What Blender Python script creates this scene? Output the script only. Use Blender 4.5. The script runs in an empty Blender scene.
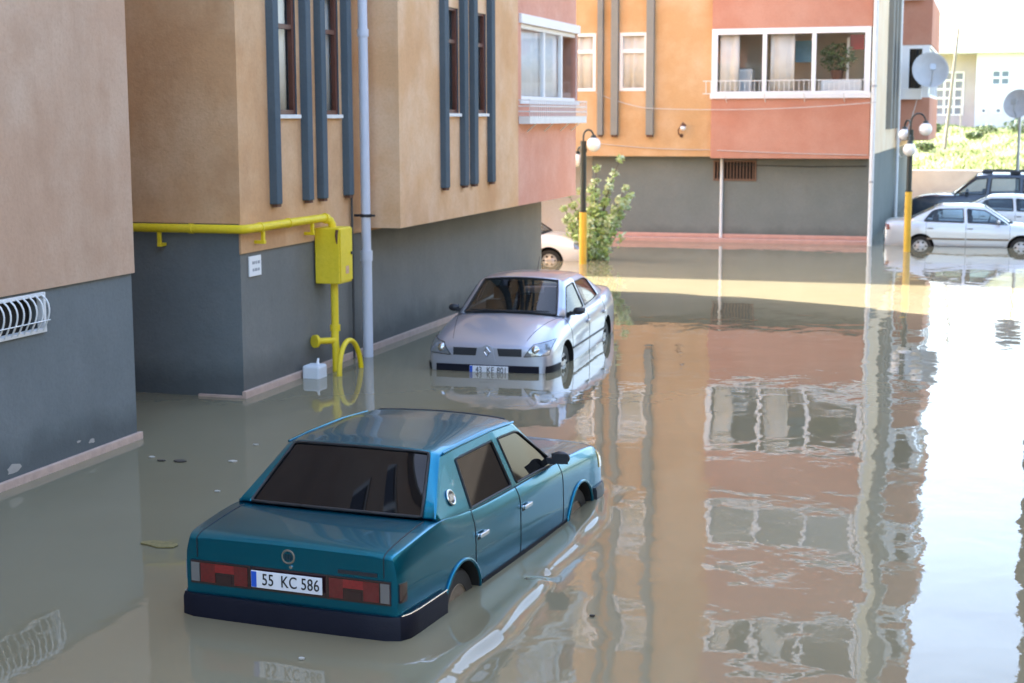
import bpy, bmesh, math, random
from mathutils import Vector, Matrix, Quaternion
from mathutils.bvhtree import BVHTree
random.seed(7)
R = math.radians
scene = bpy.context.scene
COL = scene.collection

# ------------------------------------------------------------------ materials
def new_mat(name):
    m = bpy.data.materials.new(name); m.use_nodes = True
    nt = m.node_tree
    return m, nt, nt.nodes['Principled BSDF']

def simple(name, col, rough=.5, metal=0., coat=0., spec=.5, var=.0, scale=6., bump=0., bscale=40.):
    m, nt, b = new_mat(name)
    b.inputs['Base Color'].default_value = (*col, 1)
    b.inputs['Roughness'].default_value = rough
    b.inputs['Metallic'].default_value = metal
    b.inputs['Coat Weight'].default_value = coat
    b.inputs['Coat Roughness'].default_value = .03
    b.inputs['Specular IOR Level'].default_value = spec
    if var or bump:
        tc = nt.nodes.new('ShaderNodeTexCoord')
    if var:
        n = nt.nodes.new('ShaderNodeTexNoise'); n.inputs['Scale'].default_value = scale; n.inputs['Detail'].default_value = 6
        nt.links.new(tc.outputs['Object'], n.inputs['Vector'])
        mx = nt.nodes.new('ShaderNodeMix'); mx.data_type = 'RGBA'
        mx.inputs[6].default_value = (*[c * (1 - var) for c in col], 1)
        mx.inputs[7].default_value = (*[min(1, c * (1 + var)) for c in col], 1)
        nt.links.new(n.outputs['Fac'], mx.inputs['Factor'])
        nt.links.new(mx.outputs[2], b.inputs['Base Color'])
    if bump:
        n2 = nt.nodes.new('ShaderNodeTexNoise'); n2.inputs['Scale'].default_value = bscale; n2.inputs['Detail'].default_value = 5
        nt.links.new(tc.outputs['Object'], n2.inputs['Vector'])
        bp = nt.nodes.new('ShaderNodeBump'); bp.inputs['Strength'].default_value = bump; bp.inputs['Distance'].default_value = .02
        nt.links.new(n2.outputs['Fac'], bp.inputs['Height']); nt.links.new(bp.outputs['Normal'], b.inputs['Normal'])
    return m

def plaster(name, col, stain, light, stain_amt=.85, light_amt=.75, rough=.9, tide=None):
    """Old painted render: cloudy tone, vertical rain streaks, pale patches, fine grain and faint trowel bumps."""
    m, nt, b = new_mat(name)
    N, L = nt.nodes.new, nt.links.new
    tc = N('ShaderNodeTexCoord')
    def noise(scale, vec=None, detail=6, rough_=.6, sc=None):
        n = N('ShaderNodeTexNoise'); n.inputs['Scale'].default_value = scale
        n.inputs['Detail'].default_value = detail; n.inputs['Roughness'].default_value = rough_
        if sc:
            mp = N('ShaderNodeMapping'); mp.inputs['Scale'].default_value = sc
            L(tc.outputs['Object'], mp.inputs['Vector']); L(mp.outputs['Vector'], n.inputs['Vector'])
        else: L(tc.outputs['Object'], n.inputs['Vector'])
        return n
    def ramp(n, a, c):
        r = N('ShaderNodeMapRange'); r.inputs[1].default_value = a; r.inputs[2].default_value = c
        L(n.outputs['Fac'], r.inputs[0]); return r
    def mix(a, col2, fac, amt):
        mu = N('ShaderNodeMath'); mu.operation = 'MULTIPLY'; mu.inputs[1].default_value = amt
        L(fac.outputs[0], mu.inputs[0])
        mx = N('ShaderNodeMix'); mx.data_type = 'RGBA'
        L(mu.outputs[0], mx.inputs['Factor'])
        if isinstance(a, tuple): mx.inputs[6].default_value = (*a, 1)
        else: L(a, mx.inputs[6])
        mx.inputs[7].default_value = (*col2, 1)
        return mx.outputs[2]
    c = mix(col, light, ramp(noise(.9), .40, .64), light_amt)
    c = mix(c, stain, ramp(noise(1.0, sc=(1.5, 1.5, .30), detail=8, rough_=.68), .48, .72), stain_amt * .38)
    c = mix(c, stain, ramp(noise(.8, detail=9, rough_=.62), .50, .70), stain_amt * .6)
    c = mix(c, tuple(x * .72 for x in col), ramp(noise(26, detail=3), .45, .8), .35)
    if tide:
        # splash / damp mark: a stain band soaked into the render just above the water, with a ragged top
        sx = N('ShaderNodeSeparateXYZ'); L(tc.outputs['Object'], sx.inputs[0])
        nn = noise(2.2, detail=7)
        ad = N('ShaderNodeMath'); ad.operation = 'MULTIPLY_ADD'; ad.inputs[1].default_value = -.5
        L(nn.outputs['Fac'], ad.inputs[0]); L(sx.outputs['Z'], ad.inputs[2])
        mr = N('ShaderNodeMapRange'); mr.inputs[1].default_value = tide - .12; mr.inputs[2].default_value = tide - .42
        L(ad.outputs[0], mr.inputs[0])
        c = mix(c, tuple(x * .55 for x in col), mr, .75)
    L(c, b.inputs['Base Color'])
    b.inputs['Roughness'].default_value = rough; b.inputs['Specular IOR Level'].default_value = .25
    n2 = noise(38, detail=4); n3 = noise(3.2, detail=4)
    ad = N('ShaderNodeMath'); ad.operation = 'MULTIPLY_ADD'; ad.inputs[1].default_value = .25
    L(n2.outputs['Fac'], ad.inputs[0]); L(n3.outputs['Fac'], ad.inputs[2])
    bp = N('ShaderNodeBump'); bp.inputs['Strength'].default_value = .35; bp.inputs['Distance'].default_value = .03
    L(ad.outputs[0], bp.inputs['Height']); L(bp.outputs['Normal'], b.inputs['Normal'])
    return m

def glass(name, tint=(.8, .85, .85), refl=1.0, ior=1.5):
    m, nt, b = new_mat(name)
    nt.nodes.remove(b)
    N, L = nt.nodes.new, nt.links.new
    out = [n for n in nt.nodes if n.type == 'OUTPUT_MATERIAL'][0]
    t = N('ShaderNodeBsdfTransparent'); t.inputs[0].default_value = (*tint, 1)
    g = N('ShaderNodeBsdfGlossy'); g.inputs['Roughness'].default_value = .02
    f = N('ShaderNodeFresnel'); f.inputs['IOR'].default_value = ior
    mx = N('ShaderNodeMixShader')
    ge = N('ShaderNodeNewGeometry'); iv = N('ShaderNodeMath'); iv.operation = 'SUBTRACT'; iv.inputs[0].default_value = 1.
    L(ge.outputs['Backfacing'], iv.inputs[1]); fm = N('ShaderNodeMath'); fm.operation = 'MULTIPLY'
    L(f.outputs[0], fm.inputs[0]); L(iv.outputs[0], fm.inputs[1])   # only the outer face reflects
    L(fm.outputs[0], mx.inputs[0]); L(t.outputs[0], mx.inputs[1]); L(g.outputs[0], mx.inputs[2])
    L(mx.outputs[0], out.inputs[0])
    return m

def carpaint(name, col, coat=.9, rough=.32, metal=.55, dust=.12):
    m, nt, b = new_mat(name)
    N, L = nt.nodes.new, nt.links.new
    tc = N('ShaderNodeTexCoord')
    n = N('ShaderNodeTexNoise'); n.inputs['Scale'].default_value = 3.; n.inputs['Detail'].default_value = 8; n.inputs['Roughness'].default_value = .7
    L(tc.outputs['Object'], n.inputs['Vector'])
    mr = N('ShaderNodeMapRange'); mr.inputs[1].default_value = .45; mr.inputs[2].default_value = .8; mr.inputs[4].default_value = dust
    L(n.outputs['Fac'], mr.inputs[0])
    mx = N('ShaderNodeMix'); mx.data_type = 'RGBA'; mx.inputs[6].default_value = (*col, 1); mx.inputs[7].default_value = (.32, .29, .24, 1)
    L(mr.outputs[0], mx.inputs['Factor']); L(mx.outputs[2], b.inputs['Base Color'])
    b.inputs['Metallic'].default_value = metal; b.inputs['Roughness'].default_value = rough
    b.inputs['Coat Weight'].default_value = coat; b.inputs['Coat Roughness'].default_value = .04
    n2 = N('ShaderNodeTexNoise'); n2.inputs['Scale'].default_value = 2.2
    L(tc.outputs['Object'], n2.inputs['Vector'])
    bp = N('ShaderNodeBump'); bp.inputs['Strength'].default_value = .05; bp.inputs['Distance'].default_value = .02
    L(n2.outputs['Fac'], bp.inputs['Height']); L(bp.outputs['Normal'], b.inputs['Coat Normal'])
    return m

M = {}
M['peach'] = plaster('peach_render', (.54, .355, .24), (.38, .235, .145), (.61, .45, .33))
M['tan'] = plaster('tan_render', (.63, .365, .185), (.43, .23, .11), (.71, .48, .29))
M['bayorange'] = plaster('bay_render', (.72, .43, .225), (.55, .29, .135), (.80, .58, .39))
M['pink'] = plaster('salmon_render', (.68, .325, .23), (.56, .24, .16), (.75, .43, .33), .4)
M['farorange'] = plaster('ochre_render', (.58, .35, .165), (.47, .26, .105), (.70, .50, .31), .5, .6)
M['red'] = plaster('brick_red_render', (.52, .235, .155), (.42, .18, .12), (.58, .31, .22), .4)
M['cream'] = plaster('cream_render', (.82, .62, .40), (.66, .46, .28), (.86, .72, .54), .35)
M['plinth'] = plaster('blue_grey_plinth', (.158, .178, .180), (.105, .12, .122), (.205, .222, .222), .45, .5, tide=.35)
M['plinth2'] = plaster('grey_plinth', (.185, .186, .170), (.125, .124, .112), (.235, .232, .212), .45, .5, tide=.35)
M['plinth3'] = plaster('far_grey_plinth', (.185, .202, .182), (.13, .142, .128), (.23, .242, .22), .4, .5, tide=.3)
M['fin'] = plaster('slate_fin', (.085, .115, .138), (.06, .078, .09), (.125, .15, .168), .3, .4)
M['finfar'] = plaster('grey_fin', (.25, .245, .215), (.17, .165, .15), (.30, .29, .26), .4, .4)
M['kerb'] = simple('pink_stone', (.50, .36, .29), .8, var=.25, scale=9, bump=.3)
M['walk'] = simple('pink_paving', (.55, .31, .24), .8, var=.2, scale=5, bump=.2)
M['white'] = simple('white_plastic', (.82, .82, .82), .35)
M['whitedull'] = simple('white_paint', (.74, .74, .72), .6, var=.12, scale=7)
M['pipegrey'] = simple('pale_blue_pipe', (.60, .63, .70), .45, var=.08, scale=5)
M['yellow'] = plaster('gas_yellow', (.80, .60, .015), (.50, .33, .02), (.84, .66, .10), .35, .4, rough=.45)
M['yellow2'] = simple('pole_yellow', (.70, .42, .04), .5, var=.2, scale=8)
M['wood'] = simple('red_brown_frame', (.115, .035, .02), .45, var=.2, scale=9)
M['brownbar'] = simple('brown_bars', (.16, .09, .055), .6, var=.2, scale=6)
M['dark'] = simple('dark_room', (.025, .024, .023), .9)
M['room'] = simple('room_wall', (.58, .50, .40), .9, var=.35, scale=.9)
M['curtain'] = simple('white_net_curtain', (.88, .88, .88), .9)
M['curtain2'] = simple('beige_curtain', (.72, .68, .61), .9, var=.15, scale=3)
M['roofcap'] = simple('concrete_cap', (.35, .33, .30), .9, var=.2)
M['rust'] = simple('rusty_tip', (.13, .06, .035), .9)
M['blackrub'] = simple('black_rubber', (.018, .018, .019), .55)
M['blackpl'] = simple('black_plastic', (.022, .024, .030), .45, var=.2, scale=8)
M['navybump'] = simple('navy_bumper', (.008, .009, .018), .5, spec=.2, var=.25, scale=6, bump=.1, bscale=80)
M['chrome'] = simple('dull_chrome', (.65, .66, .68), .22, metal=1)
M['steel'] = simple('muddy_steel', (.25, .20, .15), .5, metal=.5, var=.3, scale=14)
M['alloy'] = simple('silver_wheel', (.50, .50, .50), .4, metal=.6, var=.25, scale=14)
M['well'] = simple('wheel_well', (.015, .014, .013), .95)
M['inter'] = simple('car_interior', (.035, .033, .032), .9)
M['seat'] = simple('seat_cloth', (.05, .048, .05), .95, var=.2, scale=20)
M['lampgreen'] = simple('dark_green_pole', (.018, .028, .026), .4, var=.2)
M['globe'] = simple('opal_globe', (.86, .86, .85), .25, coat=.3)
M['dish'] = simple('grey_dish', (.52, .51, .50), .55, var=.12, scale=6)
M['galv'] = simple('galvanised', (.45, .46, .47), .45, metal=.5, var=.2)
M['cable'] = simple('grey_cable', (.55, .52, .48), .6)
M['darkcable'] = simple('dark_cable', (.05, .05, .05), .6)
M['text'] = simple('print_black', (.012, .012, .014), .5)
M['textgrey'] = simple('print_grey', (.36, .36, .38), .6)
M['plateblue'] = simple('plate_blue', (.02, .10, .55), .4)
M['plate'] = simple('plate_white', (.80, .82, .86), .3)
M['redlens'] = simple('red_lens', (.13, .003, .004), .2, coat=.8, var=.35, scale=60, bump=.35, bscale=160)
M['redbright'] = simple('bright_red_lens', (.24, .005, .007), .2, coat=.8, var=.35, scale=60, bump=.35, bscale=160)
M['darklens'] = simple('smoked_lens', (.03, .010, .012), .15, coat=1)
M['clearlens'] = simple('clear_lens', (.17, .165, .16), .12, coat=1)
M['headlens'] = simple('headlamp_lens', (.30, .33, .36), .06, metal=.5, coat=1, var=.5, scale=25)
M['amber'] = simple('amber_lens', (.7, .45, .12), .12, coat=1)
M['glassb'] = glass('window_glass', (.96, .97, .97))
M['glasscar'] = glass('car_glass', (.26, .30, .30), ior=1.6)
M['glasspale'] = glass('pale_car_glass', (.66, .76, .80), ior=1.6)
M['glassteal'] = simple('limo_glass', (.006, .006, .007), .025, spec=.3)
M['teal'] = carpaint('teal_metallic', (.0010, .165, .262), rough=.27, metal=.85, dust=.006, coat=.4)
M['silver'] = carpaint('silver_lilac_metallic', (.46, .49, .58), rough=.33, metal=.62, dust=.10)
M['silver2'] = carpaint('pale_silver_metallic', (.60, .62, .64), rough=.33, metal=.45, dust=.1)
M['whitecar'] = carpaint('white_car_paint', (.78, .79, .80), rough=.3, metal=0., dust=.06)
M['navy'] = carpaint('dark_blue_paint', (.030, .040, .062), rough=.35, metal=.5, dust=.2)
M['leaf'] = simple('leaf_green', (.075, .125, .035), .55, var=.55, scale=5)
M['leafpale'] = simple('leaf_silvery', (.16, .19, .10), .6, var=.45, scale=6)
M['bark'] = simple('bark', (.09, .065, .045), .9, var=.3, scale=20, bump=.5)
M['litter'] = simple('litter_pale', (.45, .42, .36), .8)
M['litterdark'] = simple('litter_dark', (.05, .04, .03), .8)
M['leafdry'] = simple('dry_leaf', (.20, .16, .06), .9, var=.5, scale=30)

# ------------------------------------------------------------------ mesh builder
class MB:
    def __init__(s): s.v = []; s.f = []; s.m = []
    def add(s, vs, fs, mat=0):
        o = len(s.v); s.v += [tuple(p) for p in vs]
        for f in fs: s.f.append(tuple(i + o for i in f)); s.m.append(mat)
        return s
    def box(s, x0, x1, y0, y1, z0, z1, mat=0):
        if x0 > x1: x0, x1 = x1, x0
        if y0 > y1: y0, y1 = y1, y0
        if z0 > z1: z0, z1 = z1, z0
        vs = [(x, y, z) for z in (z0, z1) for y in (y0, y1) for x in (x0, x1)]
        return s.add(vs, [(0, 2, 3, 1), (4, 5, 7, 6), (0, 1, 5, 4), (2, 6, 7, 3), (0, 4, 6, 2), (1, 3, 7, 5)], mat)
    def quad(s, a, b, c, d, mat=0): return s.add([a, b, c, d], [(0, 1, 2, 3)], mat)
    def tube(s, path, r, n=10, mat=0, closed=False, caps=True):
        P = [Vector(p) for p in path]; k = len(P)
        rr = r if isinstance(r, (list, tuple)) else [r] * k
        vs = []; prev = None
        for i, p in enumerate(P):
            if closed: t = P[(i + 1) % k] - P[i - 1]
            else: t = P[min(i + 1, k - 1)] - P[max(i - 1, 0)]
            t.normalize()
            if prev is None:
                a = Vector((0, 0, 1)) if abs(t.z) < .9 else Vector((1, 0, 0))
                u = t.cross(a).normalized()
            else:
                u = (prev - t * prev.dot(t)).normalized()
            prev = u; w = t.cross(u)
            for j in range(n):
                an = 2 * math.pi * j / n
                vs.append(p + (u * math.cos(an) + w * math.sin(an)) * rr[i])
        fs = []
        for i in range(k if closed else k - 1):
            a, b = i * n, ((i + 1) % k) * n
            for j in range(n):
                j2 = (j + 1) % n; fs.append((a + j, a + j2, b + j2, b + j))
        if caps and not closed:
            fs.append(tuple(range(n))[::-1]); fs.append(tuple((k - 1) * n + j for j in range(n)))
        return s.add(vs, fs, mat)
    def lathe(s, prof, n=24, origin=(0, 0, 0), axis='z', mat=0):
        """prof: (radius, height) list"""
        vs = []; O = Vector(origin)
        for r, h in prof:
            for j in range(n):
                a = 2 * math.pi * j / n; c, d = r * math.cos(a), r * math.sin(a)
                q = {'z': (c, d, h), 'x': (h, c, d), 'y': (c, h, d)}[axis]
                vs.append(O + Vector(q))
        fs = []
        for i in range(len(prof) - 1):
            for j in range(n):
                j2 = (j + 1) % n; fs.append((i * n + j, i * n + j2, (i + 1) * n + j2, (i + 1) * n + j))
        fs.append(tuple(range(n))[::-1]); fs.append(tuple((len(prof) - 1) * n + j for j in range(n)))
        return s.add(vs, fs, mat)
    def sphere(s, c, r, nu=20, nv=12, sc=(1, 1, 1), mat=0):
        prof = []
        C = Vector(c); vs = []; fs = []
        for i in range(nv + 1):
            t = math.pi * i / nv
            for j in range(nu):
                p = 2 * math.pi * j / nu
                vs.append(C + Vector((r * sc[0] * math.sin(t) * math.cos(p), r * sc[1] * math.sin(t) * math.sin(p), r * sc[2] * math.cos(t))))
        for i in range(nv):
            for j in range(nu):
                j2 = (j + 1) % nu; fs.append((i * nu + j, (i + 1) * nu + j, (i + 1) * nu + j2, i * nu + j2))
        return s.add(vs, fs, mat)
    def build(s, name, mats, parent=None, bevel=0, smooth=None, weld=False):
        me = bpy.data.meshes.new(name)
        me.from_pydata(s.v, [], s.f)
        mats = mats if isinstance(mats, (list, tuple)) else [mats]
        for m in mats: me.materials.append(M[m] if isinstance(m, str) else m)
        if len(mats) > 1: me.polygons.foreach_set('material_index', s.m)
        if weld or smooth:
            bm = bmesh.new(); bm.from_mesh(me)
            bmesh.ops.remove_doubles(bm, verts=bm.verts, dist=1e-5)
            bmesh.ops.recalc_face_normals(bm, faces=bm.faces)
            bm.to_mesh(me); bm.free()
        if smooth:
            me.shade_smooth(); me.set_sharp_from_angle(angle=R(smooth))
        me.update()
        return link(name, me, parent, bevel)

def link(name, me, parent=None, bevel=0):
    o = bpy.data.objects.new(name, me); COL.objects.link(o)
    if parent is not None:
        o.parent = parent
        if parent.get('_world'): o.location = Vector(parent['_off'])
        elif parent.parent is not None and parent.parent.get('_world'): o.location = (0, 0, 0)
    if bevel:
        b = o.modifiers.new('bevel', 'BEVEL'); b.width = bevel; b.segments = 2; b.limit_method = 'ANGLE'; b.angle_limit = R(40)
    return o

def tag(o, label=None, cat=None, group=None, kind=None):
    if label: o['label'] = label
    if cat: o['category'] = cat
    if group: o['group'] = group
    if kind: o['kind'] = kind
    return o

def empty(name, loc, label, cat, group=None, rz=0, world=False):
    """Empty at a thing's base; world=True: its parts are modelled in world coordinates."""
    o = bpy.data.objects.new(name, None); COL.objects.link(o)
    o.location = loc; o.rotation_euler = (0, 0, rz); o.empty_display_size = .2
    if world:
        o['_world'] = 1; o['_off'] = [-c for c in loc]
    return tag(o, label, cat, group)

def evaluated(o):
    dg = bpy.context.evaluated_depsgraph_get(); dg.update()
    return bpy.data.meshes.new_from_object(o.evaluated_get(dg), depsgraph=dg)

def text_mesh(body, size, name='lettering', sx=1., extrude=.002):
    """Lettering as flat mesh in the local XZ plane facing -Y, centred on the origin."""
    cu = bpy.data.curves.new(name, 'FONT'); cu.body = body; cu.size = size; cu.align_x = 'CENTER'; cu.align_y = 'CENTER'; cu.extrude = extrude
    cu.space_character = 1.05
    o = bpy.data.objects.new('tmp', cu); COL.objects.link(o)
    me = evaluated(o); bpy.data.objects.remove(o)
    me.transform(Matrix.Diagonal((sx, 1, 1, 1)))
    me.transform(Matrix.Rotation(R(90), 4, 'X'))
    return me
# ------------------------------------------------------------------ ground, water, far ground
def grid_mesh(xs, ys, zf):
    vs = [(x, y, zf(x, y)) for y in ys for x in xs]; n = len(xs)
    fs = [(j * n + i, j * n + i + 1, (j + 1) * n + i + 1, (j + 1) * n + i) for j in range(len(ys) - 1) for i in range(n - 1)]
    return vs, fs
mb = MB(); mb.quad((-300, -120, -.40), (300, -120, -.40), (300, 400, -.40), (-300, 400, -.40))
g = mb.build('ground', simple('mud_ground', (.16, .13, .09), .9, var=.2, scale=.5)); tag(g, 'muddy ground under the flood water', 'ground', kind='structure')

def frange(a, b, s):
    n = max(1, int(round((b - a) / s))); return [a + (b - a) * i / n for i in range(n)]
def ridge_x(y):
    """World x of the crest of the ripple that runs alongside the sunken teal car."""
    if y < 11.2: base = -2.955
    else: base = -2.955 - .40 * ((y - 11.2) / 2.6) ** 1.3
    return base + .030 * math.sin(y * 2.1 + .5) + .011 * math.sin(y * 6.3 + 1.)
def ridge_h(y):
    a = min(1, max(0, (y - 6.5) / 1.2)) * min(1, max(0, (13.6 - y) / 1.0))
    gap = 1 - .85 * math.exp(-((y - 10.36) / .10) ** 2)
    return a * gap * (.037 + .006 * math.sin(y * 2.7 + 1.))
def water_z(x, y):
    z = 0.
    if 6 < y < 14 and -4.2 < x < -2.:
        d = x - ridge_x(y); w = (.066 if d > 0 else .13) + .010 * math.sin(y * 2.3) + .02 * max(0, 11 - y) / 3
        z += ridge_h(y) * math.exp(-(d / w) ** 2)
        d2 = d + .34 + .06 * math.sin(y * 2.3)
        z += .0022 * math.exp(-(d2 / .05) ** 2) * max(0, math.sin(y * 2.1 + .7)) * min(1, max(0, (10.4 - y)))
    return z
xs = frange(-30, -8, 2.) + frange(-8, -3.5, .25) + frange(-3.5, -2.6, .011) + frange(-2.6, -1., .2) + frange(-1, 30, 1.5) + [30]
ys = frange(-6, 6.4, .6) + frange(6.4, 14, .025) + frange(14, 20, .3) + frange(20, 64.5, 1.5) + [64.5]
vs, fs = grid_mesh(xs, ys, water_z)
mb = MB(); mb.add(vs, fs)
m, nt, b = new_mat('flood_water'); N, L = nt.nodes.new, nt.links.new
tc = N('ShaderNodeTexCoord')
n0 = N('ShaderNodeTexNoise'); n0.inputs['Scale'].default_value = .35; n0.inputs['Detail'].default_value = 5
L(tc.outputs['Object'], n0.inputs['Vector'])
mx = N('ShaderNodeMix'); mx.data_type = 'RGBA'; mx.inputs[6].default_value = (.195, .168, .100, 1); mx.inputs[7].default_value = (.265, .230, .145, 1)
L(n0.outputs['Fac'], mx.inputs['Factor']); L(mx.outputs[2], b.inputs['Base Color'])
b.inputs['Roughness'].default_value = .012; b.inputs['IOR'].default_value = 1.36
def wnoise(scale, sc, detail=3, dist=0.):
    mp = N('ShaderNodeMapping'); mp.inputs['Scale'].default_value = sc
    L(tc.outputs['Object'], mp.inputs['Vector'])
    n = N('ShaderNodeTexNoise'); n.inputs['Scale'].default_value = scale; n.inputs['Detail'].default_value = detail; n.inputs['Distortion'].default_value = dist
    L(mp.outputs[0], n.inputs['Vector']); return n
a1 = wnoise(2.4, (1, .8, 1), 1.5, .4)      # hand-wide ripples
a2 = wnoise(.55, (1, .75, 1), 1., .2)      # slow swell
a3 = wnoise(9., (1, 1, 1), 2.)             # fine shiver
pm = wnoise(.13, (1, 1, 1), 2.)            # gust patches: some water lies flat, some trembles
sx = N('ShaderNodeSeparateXYZ'); L(tc.outputs['Object'], sx.inputs[0])
open_ = N('ShaderNodeMapRange'); open_.inputs[1].default_value = -7.5; open_.inputs[2].default_value = -3.2; open_.inputs[3].default_value = .22
L(sx.outputs['X'], open_.inputs[0])        # sheltered by the wall, livelier in the open yard
pr = N('ShaderNodeMapRange'); pr.inputs[1].default_value = .36; pr.inputs[2].default_value = .62; pr.inputs[3].default_value = .25
L(pm.outputs['Fac'], pr.inputs[0])
def mul(a, k):
    q = N('ShaderNodeMath'); q.operation = 'MULTIPLY'; L(a, q.inputs[0])
    if isinstance(k, float): q.inputs[1].default_value = k
    else: L(k, q.inputs[1])
    return q.outputs[0]
def addn(a, c):
    q = N('ShaderNodeMath'); q.operation = 'ADD'; L(a, q.inputs[0]); L(c, q.inputs[1]); return q.outputs[0]
h = addn(mul(a1.outputs['Fac'], .0040), mul(a2.outputs['Fac'], .016))
h = addn(h, mul(mul(a3.outputs['Fac'], .0007), pr.outputs[0]))
h = mul(h, open_.outputs[0])
bp = N('ShaderNodeBump'); bp.inputs['Strength'].default_value = 1.; bp.inputs['Distance'].default_value = 1.
L(h, bp.inputs['Height']); L(bp.outputs['Normal'], b.inputs['Normal'])
w = mb.build('flood_water', m); w.data.shade_smooth()
tag(w, 'muddy brown flood water filling the whole yard', 'water', kind='structure')

# ------------------------------------------------------------------ walls with openings
def wall(mb, axis, pos, a0, a1, z0, z1, holes=(), depth=.15, inward=-1, mat=0, rmat=None):
    """Plane wall. axis 'x': plane x=pos spanning y a0..a1; axis 'y': plane y=pos spanning x. holes: (a0,a1,z0,z1). Reveals go `inward` by depth."""
    rmat = mat if rmat is None else rmat
    P = (lambda a, z, d=0.: (pos + d, a, z)) if axis == 'x' else (lambda a, z, d=0.: (a, pos + d, z))
    A = sorted({a0, a1, *[h[0] for h in holes], *[h[1] for h in holes]}); Z = sorted({z0, z1, *[h[2] for h in holes], *[h[3] for h in holes]})
    A = [a for a in A if a0 <= a <= a1]; Z = [z for z in Z if z0 <= z <= z1]
    for i in range(len(A) - 1):
        for j in range(len(Z) - 1):
            ca, cz = (A[i] + A[i + 1]) / 2, (Z[j] + Z[j + 1]) / 2
            if any(h[0] < ca < h[1] and h[2] < cz < h[3] for h in holes): continue
            mb.quad(P(A[i], Z[j]), P(A[i + 1], Z[j]), P(A[i + 1], Z[j + 1]), P(A[i], Z[j + 1]), mat)
    d = inward * depth
    for b0, b1, c0, c1 in holes:
        for p, q in (((b0, c0), (b1, c0)), ((b1, c0), (b1, c1)), ((b1, c1), (b0, c1)), ((b0, c1), (b0, c0))):
            mb.quad(P(*p), P(*q), P(*q, d), P(*p, d), rmat)

def place_frame(mb, axis, pos, a0, a1, z0, z1, t, d0, d1, bars_a=(), bars_z=(), mat=0, bt=None):
    """Rectangular frame with mullions; t = member width, from depth d0 to d1 along the wall normal."""
    bt = bt or t
    def bx(p0, p1, q0, q1, e=0):
        if axis == 'x': mb.box(pos + d0 + e, pos + d1 - e, p0, p1, q0, q1, mat)
        else: mb.box(p0, p1, pos + d0 + e, pos + d1 - e, q0, q1, mat)
    bx(a0, a0 + t, z0, z1); bx(a1 - t, a1, z0, z1); bx(a0 + t, a1 - t, z0, z0 + t); bx(a0 + t, a1 - t, z1 - t, z1)
    for a in bars_a: bx(a - bt / 2, a + bt / 2, z0 + t, z1 - t, .003)
    for z in bars_z: bx(a0 + t, a1 - t, z - bt / 2, z + bt / 2, .006)

def pane(axis, pos, a0, a1, z0, z1, parent, mat='glassb', t=.012):
    mb = MB()
    if axis == 'x': mb.box(pos - t / 2, pos + t / 2, a0, a1, z0, z1)
    else: mb.box(a0, a1, pos - t / 2, pos + t / 2, z0, z1)
    return mb.build('pane', mat, parent)

def drape(axis, pos, a0, a1, z0, z1, parent, mat='curtain', amp=.025, freq=16., seed=0, name='curtain'):
    n = max(8, int((a1 - a0) * 26)); vs = []
    for i in range(n + 1):
        a = a0 + (a1 - a0) * i / n
        for z, k in ((z0, 1.), (z1, .6)):
            d = amp * k * (math.sin(a * freq + seed) + .5 * math.sin(a * freq * 1.7 + 2 * seed))
            vs.append((pos + d, a, z) if axis == 'x' else (a, pos + d, z))
    fs = [(2 * i, 2 * i + 2, 2 * i + 3, 2 * i + 1) for i in range(n)]
    mb = MB(); mb.add(vs, fs)
    o = mb.build(name, mat, parent); o.data.shade_smooth()
    s = o.modifiers.new('thickness', 'SOLIDIFY'); s.thickness = .004
    return o

def room(axis, pos, a0, a1, z0, z1, depth, parent, mat='room'):
    """The inside of the room behind an opening."""
    mb = MB(); e = .02
    if axis == 'x':
        x0, x1 = sorted((pos, pos + depth)); xb = pos + depth
        a0 -= .3; a1 += .3; z0 -= .5; z1 += .15
        mb.quad((xb, a0, z0), (xb, a1, z0), (xb, a1, z1), (xb, a0, z1)); mb.quad((x0, a0, z0), (x1, a0, z0), (x1, a0, z1), (x0, a0, z1))
        mb.quad((x0, a1, z0), (x1, a1, z0), (x1, a1, z1), (x0, a1, z1)); mb.quad((x0, a0, z0), (x1, a0, z0), (x1, a1, z0), (x0, a1, z0)); mb.quad((x0, a0, z1), (x1, a0, z1), (x1, a1, z1), (x0, a1, z1))
    else:
        y0, y1 = sorted((pos, pos + depth)); yb = pos + depth
        a0 -= .3; a1 += .3; z0 -= .5; z1 += .15
        mb.quad((a0, yb, z0), (a1, yb, z0), (a1, yb, z1), (a0, yb, z1)); mb.quad((a0, y0, z0), (a0, y1, z0), (a0, y1, z1), (a0, y0, z1))
        mb.quad((a1, y0, z0), (a1, y1, z0), (a1, y1, z1), (a1, y0, z1)); mb.quad((a0, y0, z0), (a1, y0, z0), (a1, y1, z0), (a0, y1, z0)); mb.quad((a0, y0, z1), (a1, y0, z1), (a1, y1, z1), (a0, y1, z1))
    return mb.build('room', mat, parent)

TOP = 16.0; ST = 3.1
# ================================================================== LEFT APARTMENT BUILDING
XN, XW, XB = -8.30, -8.32, -7.75
YR0, YR1 = 13.85, 16.3         # light well
YB0, YB1, YE = 20.0, 29.5, 29.05
A = empty('apartment_building', (-14, 12, -.4), 'tan apartment block along the left side with gas pipe and projecting salmon bay', 'building', world=True)
ZP = 1.70
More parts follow.
